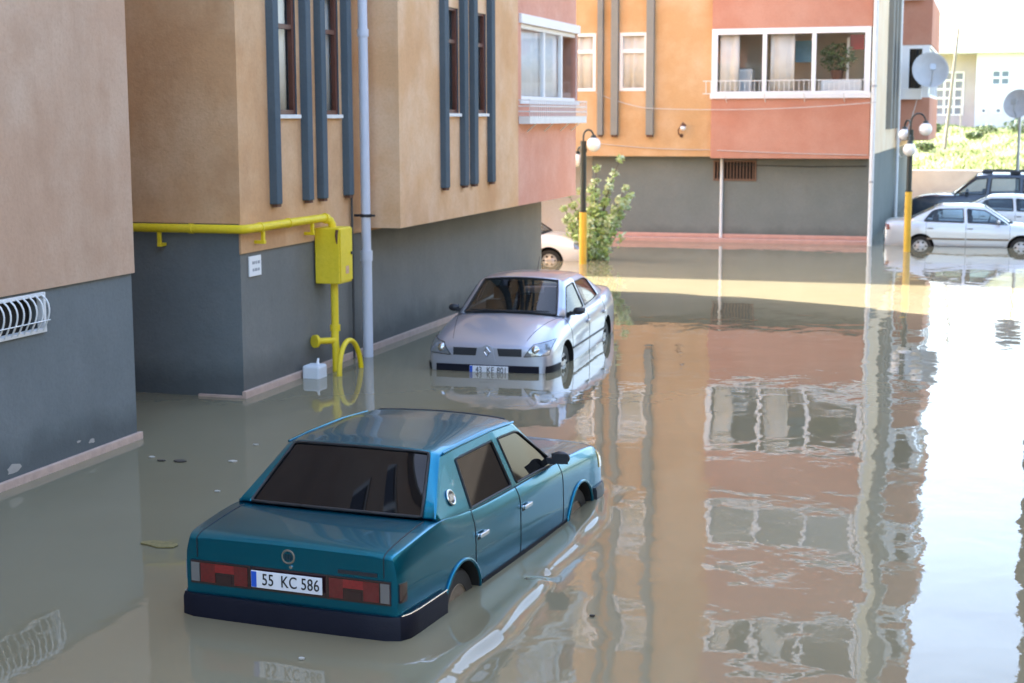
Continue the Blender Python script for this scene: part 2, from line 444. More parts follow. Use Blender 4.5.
# --- near block
near_h = (9.2, 12.3, 1.325, 1.695)
mb = MB()
wall(mb, 'x', XN, -14, YR0, -.5, 1.715, [near_h], .16, -1)
mb.quad((XN, YR0, -.5), (-12, YR0, -.5), (-12, YR0, 1.715), (XN, YR0, 1.715))
mb.build('plinth', 'plinth', A)
NW = [(a, a + 1.3, z, z + 1.45) for a in (1.2, 4.4, 7.6, 10.6) for z in (6.6, 9.7, 12.8)]
mb = MB(); wall(mb, 'x', XN + .03, -14, YR0 + .02, 1.72, TOP, NW, .16, -1)
mb.quad((XN, -14, 1.715), (XN + .03, -14, 1.72), (XN + .03, YR0 + .02, 1.72), (XN, YR0, 1.715))
mb.quad((XN + .03, YR0 + .02, 1.72), (-20, YR0 + .02, 1.72), (-20, YR0 + .02, TOP), (XN + .03, YR0 + .02, TOP))
mb.build('wall', 'peach', A)
for a0, a1, z0, z1 in NW:
    f = MB(); place_frame(f, 'x', XN, a0, a1, z0, z1, .09, -.1, -.02, ((a0 + a1) / 2,)); fo = f.build('window', 'white', A)
    mb = MB(); mb.box(XN - .08, XN - .06, a0 + .05, a1 - .05, z0 + .05, z1 - .05); mb.build('pane', 'glassteal', fo)
mb = MB(); mb.box(XN, XN + .045, -14, YR0 + .045, -.45, .075); mb.box(-12, XN, YR0, YR0 + .045, -.45, .07)
mb.build('skirting', 'kerb', A, bevel=.008)
for k_, (cy_, cz_, s_) in enumerate(((11.72, .15, .075), (13.0, .15, .04), (12.78, .19, .022), (10.5, .3, .05))):
    rn = random.Random(k_ + 20); ring = [(XN + .003, cy_ + s_ * rn.uniform(.6, 1.2) * 1.5 * math.cos(t), cz_ + s_ * rn.uniform(.5, 1.1) * .7 * math.sin(t)) for t in [6.283 * i / 11 for i in range(11)]]
    mb = MB(); mb.add(ring + [(XN - .002, y_, z_) for _, y_, z_ in ring], [tuple(range(11))] + [(i, (i + 1) % 11, 11 + (i + 1) % 11, 11 + i) for i in range(11)]); mb.build('bare_patch', 'roofcap', A)
# basement grille of bellied bars
wn = MB(); place_frame(wn, 'x', XN, near_h[0], near_h[1], near_h[2], near_h[3] , .035, -.05, .03)
wf = wn.build('grille', 'whitedull', A, bevel=.004); wf['label'] = 'white bellied basement grille'
bars = MB()
y = near_h[0] + .09
while y < near_h[1] - .05:
    z0, z1 = near_h[2] + .02, near_h[3] - .02
    path = []
    for i in range(9):
        t = i / 8; bow = math.sin(min(1, t * 1.15) * math.pi * .5) if t < .75 else math.cos((t - .75) / .25 * math.pi / 2)
        path.append((XN + .035 + .075 * max(0, math.sin(math.pi * (1 - t) ** .75)), y, z0 + (z1 - z0) * t))
    bars.tube(path, .0085, 6); y += .098
bars.tube([(XN + .10, near_h[0] + .05, near_h[2] + .12), (XN + .10, near_h[1] - .05, near_h[2] + .12)], .006, 6)
bars.build('bar', 'whitedull', wf, smooth=50)
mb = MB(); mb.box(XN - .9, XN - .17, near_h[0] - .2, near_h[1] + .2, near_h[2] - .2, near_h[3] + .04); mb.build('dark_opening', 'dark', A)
# --- light well
mb = MB()
mb.quad((-12, YR1, -.5), (XW, YR1, -.5), (XW, YR1, 2.05), (-12, YR1, 2.05))
mb.quad((-12, YR0, -.5), (-12, YR1, -.5), (-12, YR1, 2.05), (-12, YR0, 2.05))
mb.build('plinth', 'plinth', A)
mb = MB(); mb.quad((-12, YR1 - .02, 2.055), (XW + .02, YR1 - .02, 2.055), (XW + .02, YR1 - .02, TOP), (-12, YR1 - .02, TOP))
mb.quad((-12, YR1, 2.055), (-12, YR0, 2.055), (-12, YR0, TOP), (-12, YR1, TOP))
mb.quad((-12, YR1 - .02, 2.055), (XW + .02, YR1 - .02, 2.055), (XW + .02, YR1, 2.05), (-12, YR1, 2.05))
mb.build('wall', 'tan', A)
# --- second block: plinth and tan wall with tall narrow windows
def floors(z): return [z + ST * k for k in range(4)]
W2 = [(17.19, 17.90), (18.60, 19.22)]
holes = [(a, b_, z, z + 1.58) for a, b_ in W2 for z in floors(3.31)]
mb = MB(); wall(mb, 'x', XW, YR1, YE, -.5, ZP, inward=-1)
mb.quad((XW, YE, -.5), (-20, YE, -.5), (-20, YE, ZP), (XW, YE, ZP))
mb.build('plinth', 'plinth2', A)
mb = MB(); wall(mb, 'x', XW + .025, YR1 - .02, YE, ZP + .005, TOP, holes, .12, -1, 0, 1)
mb.quad((XW, YR1 - .02, ZP), (XW + .025, YR1 - .02, ZP + .005), (XW + .025, YE, ZP + .005), (XW, YE, ZP))
mb.quad((XW + .025, YR1 - .02, ZP), (XW + .025, YR1 - .02, TOP), (XW, YR1 - .0199, TOP), (XW, YR1 - .0199, ZP))
mb.quad((XW + .025, YE, ZP), (-20, YE, ZP), (-20, YE, TOP), (XW + .025, YE, TOP))
mb.build('wall', ['tan', 'fin'], A)
mb = MB()
mb.box(XW, XW + .05, YR1 - .05, YE + .04, -.45, .085); mb.box(-8.9, XW, YR1 - .05, YR1, -.45, .03)
mb.build('skirting', 'kerb', A, bevel=.008)
def slim_window(axis_x, a0, a1, z0, parent):
    f = MB(); place_frame(f, 'x', axis_x, a0, a1, z0, z0 + 1.58, .06, -.085, -.02, (), (z0 + 1.07,))
    fo = f.build('window', 'wood', parent, bevel=.004)
    pane('x', axis_x - .055, a0 + .05, a1 - .05, z0 + .05, z0 + 1.53, fo)
    s = MB(); s.box(axis_x - .02, axis_x + .05, a0 - .02, a1 + .02, z0 - .045, z0 + .003)
    s.build('sill', 'whitedull', fo, bevel=.004)
    drape('x', axis_x - .135, a0, a1, z0 + .02, z0 + 1.55, fo, 'curtain2', .02, 22., a0)
for a0, a1 in W2:
    for z in floors(3.31): slim_window(XW + .025, a0, a1, z, A)
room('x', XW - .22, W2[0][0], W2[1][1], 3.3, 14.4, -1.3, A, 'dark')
def fin(x, y, w, d, parent, z0=2.24, z1=TOP - .3, mat='fin'):
    mb = MB(); mb.box(x - .01, x + d, y, y + w, z0, z1); o = mb.build('fin', mat, parent, bevel=.01)
    mb = MB(); mb.box(x + .02, x + d - .012, y + .02, y + w - .02, z0 - .035, z0 - .001); mb.build('rusty_end', 'rust', o)
    return o
for y in (17.07, 18.00, 18.45, 19.30): fin(XW + .025, y, .15, .10, A)
# --- projecting bay
YPK = 25.62
WB = [(21.92, 22.50), (23.28, 23.85)]
holes = [(a, b_, z, z + 1.56) for a, b_ in WB for z in floors(3.33)]
mb = MB(); wall(mb, 'x', XB, YB0, YPK, 1.76, TOP, holes, .12, -1, 0, 1)
mb.quad((XB, YB0, 1.76), (XB, YB0, TOP), (XW, YB0, TOP), (XW, YB0, 1.76))
mb.quad((XB, YB0, 1.76), (XB, YPK, 1.76), (XW - .01, YPK, 1.76), (XW - .01, YB0, 1.76))
mb.build('bay_wall', ['bayorange', 'fin'], A)
bal = [(25.80, 29.62, z, z + 1.30) for z in floors(3.56)]
mb = MB(); wall(mb, 'x', XB, YPK, YB1, 1.76, TOP, bal, .12, -1)
mb.quad((XB, YB1, 1.76), (XB, YB1, TOP), (-9.6, YB1, TOP), (-9.6, YB1, 1.76))
mb.quad((XB, YPK, 1.76), (XB, YB1, 1.76), (-9.6, YB1, 1.76), (-9.6, YPK, 1.76))
mb.build('bay_wall', 'pink', A)
for a0, a1 in WB:
    for z in floors(3.33): slim_window(XB, a0, a1, z, A)
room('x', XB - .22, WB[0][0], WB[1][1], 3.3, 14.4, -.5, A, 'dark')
for y in (21.66, 22.55, 23.02, 23.90): fin(XB, y, .18, .09, A)
for k, (a0, a1, z0, z1) in enumerate(bal):
    f = MB(); place_frame(f, 'x', XB, a0, a1, z0, z1, .075, -.10, -.02, (a0 + 1.55, a0 + 2.75), (), bt=.09)
    f.box(XB - .02, XB + .05, a0 - .12, a1 + .03, z1, z1 + .16); f.box(XB - .1, XB + .03, a0 - .1, a1 + .03, z0 - .06, z0 - .002)
    fo = f.build('balcony_window', 'white', A, bevel=.006)
    pane('x', XB - .06, a0 + .07, a1 - .07, z0 + .07, z1 - .07, fo)
    drape('x', XB - .125, a0 + .05, a0 + 2.75, z0 + .02, z1 - .04, fo, 'curtain', .022, 13., k)
    room('x', XB - .35, a0, a1, z0, z1, -1.6, fo)
    # flower tray with rails
    y0, y1, x1 = a0 - .15, 29.56 if k == 0 else a1, XB + .20
    t = MB(); zt = z0 - .40
    t.box(XB + .005, x1, y0, y1, zt, zt + .13)
    for z in (zt + .21, zt + .30, zt + .405): t.tube([(XB, y0, z), (x1, y0, z), (x1, y1, z), (XB, y1, z)], .011, 6)
    yy = y0
    while yy < y1: t.tube([(x1, yy, zt + .1), (x1, yy, zt + .405)], .007, 5); yy += .13
    for yy in (y0 + .5, y0 + 1.6, y0 + 2.7, y1 - .4): t.tube([(XB, yy, zt - .14), (x1 - .04, yy, zt - .005)], .012, 6)
    t.build('flower_tray', 'whitedull', fo)
mb = MB(); mb.box(-20.3, -7.9, -14.2, YE + .3, TOP + .002, TOP + .35); mb.build('roof', 'roofcap', A)
mb = MB(); mb.quad((-20, -14, -.5), (-20, YE, -.5), (-20, YE, TOP), (-20, -14, TOP)); mb.quad((-20, -14, -.5), (XN, -14, -.5), (XN, -14, TOP), (-20, -14, TOP)); mb.build('rear_wall', 'tan', A)

# ================================================================== gas pipe, cabinet, hoop, downpipe, sign, canister
GP = empty('gas_pipe', (XW + .11, YR1, 2.0), 'long horizontal yellow gas pipe on the left wall, bending down into the cabinet', 'pipe', world=True)
xp, yp, zp = XW + .13, YR1 - .13, 2.0
path = [(-11.98, yp, zp), (-9.2, yp, zp), (xp - .06, yp, zp), (xp - .015, yp + .015, zp), (xp, yp + .07, zp), (xp, 17.4, zp), (xp, 18.36, zp - .005), (xp + .015, 18.43, zp - .012), (xp + .055, 18.48, zp - .04), (xp + .075, 18.50, zp - .09), (xp + .08, 18.50, zp - .20)]
mb = MB(); mb.tube(path, .052, 14); mb.build('tube', 'yellow', GP, smooth=60)
mb = MB()
mb.tube([(xp + .01, 18.40, zp - .006), (xp + .02, 18.46, zp - .02)], .066, 14); mb.build('collar', 'yellow', GP, smooth=60)
for p_, q_ in (((xp, 16.55, zp), (xp, 16.60, zp)), ((xp, 17.32, zp), (xp, 17.37, zp)), ((-8.9, yp, zp), (-8.85, yp, zp))):
    mb = MB(); mb.tube([p_, q_], .06, 14); mb.build('collar', 'yellow', GP, smooth=60)
for yy in (16.62, 18.02):
    mb = MB(); mb.box(XW + .02, xp + .03, yy, yy + .05, zp - .20, zp - .16); mb.box(xp - .02, xp + .02, yy + .003, yy + .047, zp - .162, zp - .02); mb.build('bracket', 'yellow', GP, bevel=.004)
mb = MB(); mb.box(-9.32, -9.27, yp - .02, yp + .12, zp - .22, zp - .18); mb.box(-9.316, -9.274, yp - .02, yp + .02, zp - .182, zp - .02); mb.build('bracket', 'yellow', GP, bevel=.004)
# cabinet
GC = empty('gas_cabinet', (XW + .18, 18.55, 1.15), 'yellow steel gas meter cabinet fixed to the left wall', 'meter cabinet', world=True)
cx0, cx1, cy0, cy1, cz0, cz1 = XW + .03, XW + .37, 18.33, 18.74, 1.15, 1.87
mb = MB(); mb.box(cx0, cx1, cy0, cy1, cz0, cz1); mb.build('case', 'yellow', GC, bevel=.012)
mb = MB(); mb.box(cx1 + .002, cx1 + .016, cy0 + .015, cy1 - .015, cz0 + .03, cz1 - .02); dr = mb.build('door', 'yellow', GC, bevel=.004)
mb = MB(); mb.box(cx1 + .016, cx1 + .04, cy1 - .075, cy1 - .035, cz0 + .36, cz0 + .40); mb.build('latch', 'blackpl', dr, bevel=.005)
mb = MB(); mb.box(cx1 + .0165, cx1 + .0185, cy0 + .17, cy0 + .27, cz0 + .12, cz0 + .22); mb.build('sticker', simple('faded_sticker', (.62, .36, .22), .6, var=.4, scale=40), dr)
mb = MB(); mb.tube([(cx1 - .02, cy0 - .012, cz1 - .02), (cx1 - .03, cy0 - .014, cz1 - .1), (cx1 - .025, cy0 - .01, cz1 - .2)], [.02, .018, .006], 6); mb.build('rust_run', 'rust', GC)
# riser with valve
GR = empty('gas_riser', (-8.06, 18.48, -.3), 'vertical yellow gas pipe with flanged stub, rising from the water under the cabinet', 'pipe', world=True)
mb = MB(); mb.tube([(-8.10, 18.5, cz0 - .005), (-8.10, 18.5, .62), (-8.09, 18.46, .40), (-8.06, 18.42, .30), (-8.05, 18.40, -.3)], [.050, .050, .052, .05, .05], 14); mb.build('tube', 'yellow', GR, smooth=60)
mb = MB(); mb.tube([(-8.10, 18.5, .60), (-8.10, 18.5, .52)], .068, 14); mb.build('collar', 'yellow', GR, smooth=60)
mb = MB(); mb.tube([(-8.09, 18.44, .40), (-8.24, 18.16, .42)], .042, 12); mb.tube([(-8.225, 18.19, .417), (-8.245, 18.155, .42)], .085, 16); mb.build('flanged_stub', 'yellow', GR, smooth=40)
# guard hoop
mb = MB(); cy_, r_ = 18.42, .36
pts = [(-7.86, cy_ - r_, -.3), (-7.86, cy_ - r_, -.05)] + [(-7.86 - .02 * math.sin(t), cy_ - r_ * math.cos(t), -.02 + .43 * math.sin(t)) for t in [math.pi * i / 18 for i in range(19)]] + [(-7.86, cy_ + r_, -.05), (-7.86, cy_ + r_, -.3)]
mb.tube(pts, .034, 12); o = mb.build('guard_hoop', 'yellow', smooth=60); tag(o, 'yellow arched guard hoop half drowned in front of the gas riser', 'guard rail')
# downpipe
DP = empty('downpipe', (-8.13, 19.68, -.3), 'tall pale blue rainwater downpipe between the tan wall and the bay', 'downpipe', world=True)
mb = MB(); mb.tube([(-8.13, 19.68, -.3), (-8.13, 19.68, 1.42)], .071, 16); mb.tube([(-8.13, 19.68, 1.36), (-8.13, 19.68, TOP - .2)], .064, 16)
mb.tube([(-8.13, 19.68, 1.33), (-8.13, 19.68, 1.47)], .083, 16); mb.tube([(-8.13, 19.68, 4.35), (-8.13, 19.68, 4.45)], .078, 16); mb.tube([(-8.13, 19.68, 7.35), (-8.13, 19.68, 7.45)], .078, 16)
mb.build('tube', 'pipegrey', DP, smooth=60)
for z in (1.93, 4.9, 8.):
    mb = MB(); mb.tube([(-8.13, 19.68, z), (-8.13, 19.68, z + .04)], .080, 16); mb.box(XW + .02, -8.2, 19.66, 19.70, z + .005, z + .035); mb.box(-8.06, -8.0, 19.665, 19.695, z + .006, z + .034); mb.build('clamp', 'blackpl', DP)
mb = MB(); mb.tube([(XW + .06, 19.50, -.3), (XW + .06, 19.50, 9.)], .018, 8); o = mb.build('cable_conduit', 'darkcable'); tag(o, 'thin dark conduit beside the pale blue downpipe', 'conduit')
# notice plate
SG = empty('notice_plate', (XW + .02, 16.64, 1.42), 'small white notice plate with two faded printed lines near the corner of the left wall', 'sign', world=True)
mb = MB(); mb.box(XW + .004, XW + .022, 16.49, 16.80, 1.415, 1.655); mb.build('plate', 'white', SG, bevel=.004)
mb = MB()
for z, segs in ((1.575, ((16.56, 16.63), (16.645, 16.68), (16.70, 16.76))), (1.49, ((16.57, 16.61), (16.625, 16.69), (16.705, 16.75)))):
    for a, b_ in segs: mb.box(XW + .0222, XW + .0235, a, b_, z - .017, z + .017)
mb.build('faded_print', 'textgrey', SG)
# canister
WC = empty('plastic_canister', (-8.13, 17.92, -.1), 'white plastic canister with a small spout standing in the water by the left wall', 'canister', world=True)
mb = MB(); mb.box(-8.25, -8.01, 17.77, 18.03, -.12, .165); mb.build('body', simple('canister_white', (.66, .70, .74), .4), WC, bevel=.03)
mb = MB(); mb.tube([(-8.1, 17.93, .15), (-8.1, 17.93, .20), (-8.1, 17.95, .235)], [.028, .018, .014], 8); mb.build('spout', 'white', WC, smooth=60)
def leaf_cluster(mb, c, r, n, size, rnd, mats=(0,), sc=(1, 1, 1)):
    for _ in range(n):
        while True:
            p = Vector((rnd.uniform(-1, 1), rnd.uniform(-1, 1), rnd.uniform(-1, 1)))
            if p.length < 1: break
        p = Vector((c[0] + p.x * r * sc[0], c[1] + p.y * r * sc[1], c[2] + p.z * r * sc[2]))
        d = Vector((rnd.gauss(0, 1), rnd.gauss(0, 1), rnd.gauss(0, .7))).normalized(); e = d.cross(Vector((rnd.gauss(0, 1), rnd.gauss(0, 1), rnd.gauss(0, 1)))).normalized()
        s_ = size * rnd.uniform(.6, 1.3); w_ = s_ * .38
        mb.add([p - d * s_, p + e * w_, p + d * s_, p - e * w_], [(0, 1, 2, 3)], rnd.choice(mats))
# ================================================================== FAR APARTMENT BUILDING
YP, YO, YRD = 40.95, 40.62, 40.46
XL, XRC = -30., -2.95
FB = empty('apartment_building', (-10, 46, -.4), 'ochre and red apartment block across the far end of the flooded yard', 'building', world=True)
DEPTH = 60.
vent = (-7.00, -5.86, 1.60, 2.14)
mb = MB()
wall(mb, 'y', YP, -10.3, XRC - .03, -.5, 2.27, [vent], .15, 1)
wall(mb, 'y', YP, XL, -13.6, -.5, 2.27)
mb.quad((-10.3, YP, -.5), (-10.3, YP + 11, -.5), (-10.3, YP + 11, 2.2), (-10.3, YP, 2.2)); mb.quad((-13.6, YP, -.5), (-13.6, YP + 11, -.5), (-13.6, YP + 11, 2.2), (-13.6, YP, 2.2))
mb.quad((XRC - .03, YP, -.5), (XRC - .03, DEPTH, -.5), (XRC - .03, DEPTH, 2.30), (XRC - .03, YP, 2.30))
mb.build('plinth', 'plinth3', FB)
v = MB(); place_frame(v, 'y', YP, *vent, .05, -.03, .04); vo = v.build('vent_grille', 'brownbar', FB, bevel=.005)
v = MB(); x = vent[0] + .1
while x < vent[1] - .05: v.box(x, x + .028, YP - .02, YP + .01, vent[2] + .05, vent[3] - .05); x += .085
v.build('bar', 'brownbar', vo)
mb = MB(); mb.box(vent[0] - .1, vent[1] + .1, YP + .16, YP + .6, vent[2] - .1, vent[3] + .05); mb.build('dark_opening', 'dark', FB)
# stone kerb in front
mb = MB(); mb.box(-10.35, XRC + .1, YP - .42, YP - .005, -.5, .10); mb.box(-10.35, XRC + .02, YP - .05, YP - .003, .1, .20); mb.build('skirting', 'walk', FB, bevel=.015)
def fl(z, n=4): return [z + ST * k for k in range(n)]
WO = [(-10.80, -10.12), (-9.48, -8.73)]
holes = [(a, b_, z, z + 1.52) for a, b_ in WO for z in fl(3.95)]
mb = MB()
wall(mb, 'y', YO, XL, -7.0, 2.24, TOP, holes, .10, 1)
mb.quad((XL, YO, 2.24), (-7.0, YO, 2.24), (-7.0, YP + .3, 2.24), (XL, YP + .3, 2.24))
mb.quad((XL, YP + .3, 2.24), (-10, YP + .3, 2.24), (-10, YP + 11, 2.24), (XL, YP + 11, 2.24))
mb.quad((XL, YP + 11, 2.24), (XRC, YP + 11, 2.24), (XRC, YP + 11, TOP), (XL, YP + 11, TOP)); mb.quad((XL, YO, -.5), (XL, YP + 11, -.5), (XL, YP + 11, TOP), (XL, YO, TOP))
mb.build('wall', 'farorange', FB)
for a0, a1 in WO:
    for k, z in enumerate(fl(3.95)):
        f = MB(); place_frame(f, 'y', YO, a0, a1, z, z + 1.52, .085, -.02, .05, (), (z + 1.04,), bt=.10)
        fo = f.build('window', 'white', FB, bevel=.006)
        pane('y', YO + .03, a0 + .08, a1 - .08, z + .08, z + 1.44, fo)
        drape('y', YO + .075, a0 + .02, a1 - .02, z + .03, z + 1.5, fo, 'curtain2', .03, 24., a0)
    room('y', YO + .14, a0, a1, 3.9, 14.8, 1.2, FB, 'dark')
mb = MB(); mb.quad((-13.6, YP + 1.6, -.5), (-10.3, YP + 1.6, -.5), (-10.3, YP + 1.6, 2.24), (-13.6, YP + 1.6, 2.24)); mb.build('bright_backing', plaster('bright_backing_white', (.80, .78, .74), (.6, .57, .5), (.82, .82, .8), .3), FB)  # white backing added so that the passage reads bright
for x, w_ in ((-10.06, .15), (-9.69, .19), (-8.74, .20)):
    mb = MB(); mb.box(x, x + w_, YO - .14, YO + .01, 2.80, TOP - .3); o = mb.build('fin', 'finfar', FB, bevel=.01)
    mb = MB(); mb.box(x + .02, x + w_ - .02, YO - .12, YO - .01, 2.75, 2.799); mb.build('rusty_end', 'rust', o)
# red glazed balconies
zs = fl(3.76)
RB = [(-7.0, -2.98, z, z + 1.75) for z in zs]
mb = MB()
X0, X1 = -7.0, XRC
for k in range(5):
    zb = 2.20 if k == 0 else zs[k - 1] + 1.75
    zt = zs[k] if k < 4 else TOP
    mb.box(X0, X1, YRD, YO + .5, zb, zt)
mb.build('bay_wall', 'red', FB, bevel=.01)
for k, (x0, x1, z0, z1) in enumerate(RB):
    f = MB()
    place_frame(f, 'y', YRD, x0, x1, z0 + .002, z1 - .002, .15, -.015, .06, (-5.64, -4.39), (), bt=.11)
    f.box(x0 + .002, x0 + .07, YRD + .06, YO + .5, z0 + .01, z1 - .01); f.box(x1 - .07, x1 - .002, YRD + .06, YO + .5, z0 + .01, z1 - .01)
    f.box(x0 - .03, x1 + .03, YRD - .05, YRD - .016, z0 - .03, z0 + .09)
    fo = f.build('balcony_window', 'white', FB, bevel=.008)
    pane('y', YRD + .03, x0 + .16, -5.70, z0 + .16, z1 - .16, fo); pane('y', YRD + .035, -5.585, -4.445, z0 + .16, z1 - .16, fo); pane('y', YRD + .03, -4.335, x1 - .16, z0 + .16, z1 - .16, fo)
    rm = room('y', YRD + .08, x0 + .3, x1 - .3, z0 + .5, z1 - .15, 1.5, fo)
    if k in (0, 2):
        drape('y', YRD + .12, x0 + .2, x0 + .7, z0 + .05, z1 - .1, fo, 'curtain2', .03, 18., k); drape('y', YRD + .14, -5.5, -4.9, z0 + .05, z1 - .1, fo, 'curtain2', .03, 15., k + 1)
    if k == 1:      # closed roller shutters
        s = MB(); s.box(x0 + .16, x1 - .16, YRD + .05, YRD + .08, z0 + .15, z1 - .15); s.build('shutter', simple('grey_shutter', (.34, .35, .32), .6, var=.1), fo)
    if k == 0:      # things kept on the balcony
        s = MB(); s.box(-6.60, -6.02, YRD + .5, YRD + 1., z0 - .1, z0 + .75); s.build('white_cupboard', 'whitedull', fo, bevel=.04)
        s = MB(); s.box(-4.95, -4.5, YRD + .7, YRD + .8, z0 + .9, z0 + 1.45); s.build('wall_picture', simple('blue_print', (.12, .24, .30), .6, var=.5, scale=4), fo)
        s = MB(); s.tube([(-5.12, YRD + .35, z0 + .1), (-5.1, YRD + .35, z0 + .45), (-5.06, YRD + .35, z0 + .72)], [.13, .11, .03], 10); s.build('red_cloth', simple('dark_red_cloth', (.22, .03, .035), .9, var=.4), fo, smooth=60)
        s = MB(); s.lathe([(.001, 0), (.13, 0), (.17, .26), (.15, .26), (.001, .22)], 16, (-3.85, YRD + .5, z0 + .421)); pt = s.build('plant_pot', 'rust', fo, smooth=50)
        s = MB(); rp = random.Random(9); leaf_cluster(s, (-3.85, YRD + .5, z0 + 1.0), .42, 420, .07, rp, (0, 0, 1), (1.1, .7, .9)); s.build('plant_leaves', ['leaf', 'leafpale'], pt)
        s = MB(); s.box(-4.25, -3.2, YRD + .3, YRD + .7, z0 + .1, z0 + .42); s.build('white_chest', 'whitedull', fo, bevel=.05)
        s = MB(); s.box(-3.55, -3.2, YRD + .6, YRD + .65, z0 + 1.2, z0 + 1.58); s.build('red_towel', simple('red_towel', (.40, .03, .04), .9), fo)
        s = MB(); s.box(-3.62, -3.56, YRD + .5, YRD + .56, z0 + .2, z0 + 1.5); s.build('white_post', 'whitedull', fo)
    # flower rail
    t = MB(); za, zb = z0 + .10, z0 + .42; y0 = YRD - .24
    for z in (za, zb): t.tube([(x0 - .18, YRD, z), (x0 - .18, y0, z), (x1 + .1, y0, z), (x1 + .1, YRD, z)], .011, 6)
    x = x0 - .1
    while x < x1 + .1: t.tube([(x, y0, za), (x, y0, zb)], .008, 5); x += .125
    for x in (x0 + .4, x0 + 1.4, x0 + 2.4, x0 + 3.4): t.tube([(x, YRD, z0 - .12), (x, y0, za)], .010, 5)
    t.build('flower_rail', 'whitedull', fo)
# right side face
SW = [(46.9, 50.0)]
mb = MB(); mb.quad((XRC, YRD, 2.28), (XRC, DEPTH, 2.28), (XRC, DEPTH, TOP), (XRC, YRD, TOP)); mb.build('side_wall', 'cream', FB)
for y, w_ in ((46.5, .5), (48.1, .45), (49.8, .4)):
    mb = MB(); mb.box(XRC - .01, XRC + .15, y, y + w_, 2.9, TOP - .3); mb.build('fin', 'finfar', FB, bevel=.01)
for k, z in enumerate(fl(3.9)):
    f = MB(); f.box(XRC + .004, XRC + .02, 47.02, 48.08, z, z + 1.6); f.build('shaded_window', 'glassteal', FB)
    f = MB(); f.box(XRC + .004, XRC + .021, 48.58, 49.78, z, z + 1.6); f.build('shaded_window', 'glassteal', FB)
# projecting balcony bay on the right side
BY0, BY1, BX = 51.6, 58.8, -1.93
mb = MB()
for k in range(5):
    zb = 2.5 if k == 0 else zs[k - 1] + 1.75
    zt = zs[k] + .1 if k < 4 else TOP
    mb.box(XRC + .002, BX, BY0, BY1, zb, zt)
mb.build('bay_wall', 'red', FB, bevel=.01)
for k, z in enumerate(zs):
    f = MB(); z0, z1 = z + .1, z + 1.75
    f.box(XRC + .05, XRC + .35, BY0 + .02, BY0 + .1, z0, z1); f.box(BX - .28, BX - .05, BY0 + .02, BY0 + .1, z0, z1); f.box(XRC + .35, BX - .28, BY0 + .02, BY0 + .1, z0, z0 + .12); f.box(XRC + .35, BX - .28, BY0 + .02, BY0 + .1, z1 - .12, z1)
    f.box(BX - .1, BX - .02, BY0 + .1, BY1 - .1, z0, z0 + .1); f.box(BX - .1, BX - .02, BY0 + .1, BY1 - .1, z1 - .1, z1)
    for y in (BY0 + 2.4, BY0 + 4.8, BY1 - .2): f.box(BX - .1, BX - .02, y, y + .1, z0 + .1, z1 - .1)
    f.box(XRC + .1, BX - .25, BY0 - .25, BY0 - .002, z0 - .06, z0 + .28)
    fo = f.build('balcony_window', 'white', FB, bevel=.01)
    mb = MB(); mb.box(XRC + .35, BX - .28, BY0 + .04, BY0 + .06, z0 + .12, z1 - .12); mb.build('pane', 'glassteal', fo)
    mb = MB(); mb.box(BX - .07, BX - .05, BY0 + .1, BY1 - .1, z0 + .1, z1 - .1); mb.build('pane', 'glassteal', fo)
mb = MB(); mb.box(XL - .2, XRC + .25, YRD - .3, YP + 11.2, TOP + .002, TOP + .35); mb.build('roof', 'roofcap', FB)
# drains, lamp, cables, dish on the far building
mb = MB(); mb.tube([(-6.77, YP - .05, -.4), (-6.77, YP - .05, 2.19)], .042, 10); o = mb.build('drain_pipe', 'whitedull', smooth=60); tag(o, 'thin white drain pole in front of the grey far wall, under the barred vent', 'drain pipe')
dpp = empty('downpipe', (XRC + .06, YRD - .12, -.4), 'white rainwater downpipe at the right corner of the far red bay', 'downpipe', world=True)
mb = MB(); mb.tube([(XRC + .08, YRD - .12, -.4), (XRC + .08, YRD - .12, TOP - .1)], .06, 12); mb.build('tube', 'whitedull', dpp, smooth=60)
for z in (1.6, 4., 6.4):
    mb = MB(); mb.tube([(XRC + .08, YRD - .12, z), (XRC + .08, YRD - .12, z + .05)], .072, 12); mb.box(XRC + .0, XRC + .1, YRD - .1, YRD + .02, z + .01, z + .04); mb.build('clamp', 'galv', dpp)
mb = MB(); mb.tube([(XRC + .09, 51.2, -.4), (XRC + .09, 51.2, TOP - .1)], .055, 10); o = mb.build('downpipe', 'whitedull', smooth=60); tag(o, 'white downpipe farther back on the side wall, beside the bay with the grey dish', 'downpipe')
wl = empty('wall_lamp', (-7.74, YO, 2.9), 'small bracket lamp alone on the ochre wall of the far building', 'wall lamp', world=True)
mb = MB(); mb.tube([(-7.80, YO - .01, 2.78), (-7.86, YO - .08, 2.82), (-7.86, YO - .16, 2.94), (-7.78, YO - .2, 3.02)], .016, 8); mb.lathe([(.0, 0), (.05, .001), (.05, .02), (0, .021)], 12, (-7.80, YO - .022, 2.78), 'y'); mb.build('bracket', 'rust', wl, smooth=50)
mb = MB(); mb.sphere((-7.72, YO - .2, 2.99), .075); mb.build('bulb', 'globe', wl, smooth=80)
mb = MB(); mb.tube([(-7.78, YO - .2, 3.03), (-7.74, YO - .2, 3.06), (-7.66, YO - .2, 3.02)], [.03, .08, .05], 10); mb.build('shade', 'rust', wl, smooth=50)
def sag(p, q, s, n=16): return [(p[0] + (q[0] - p[0]) * i / n, p[1] + (q[1] - p[1]) * i / n, p[2] + (q[2] - p[2]) * i / n - s * 4 * (i / n) * (1 - i / n)) for i in range(n + 1)]
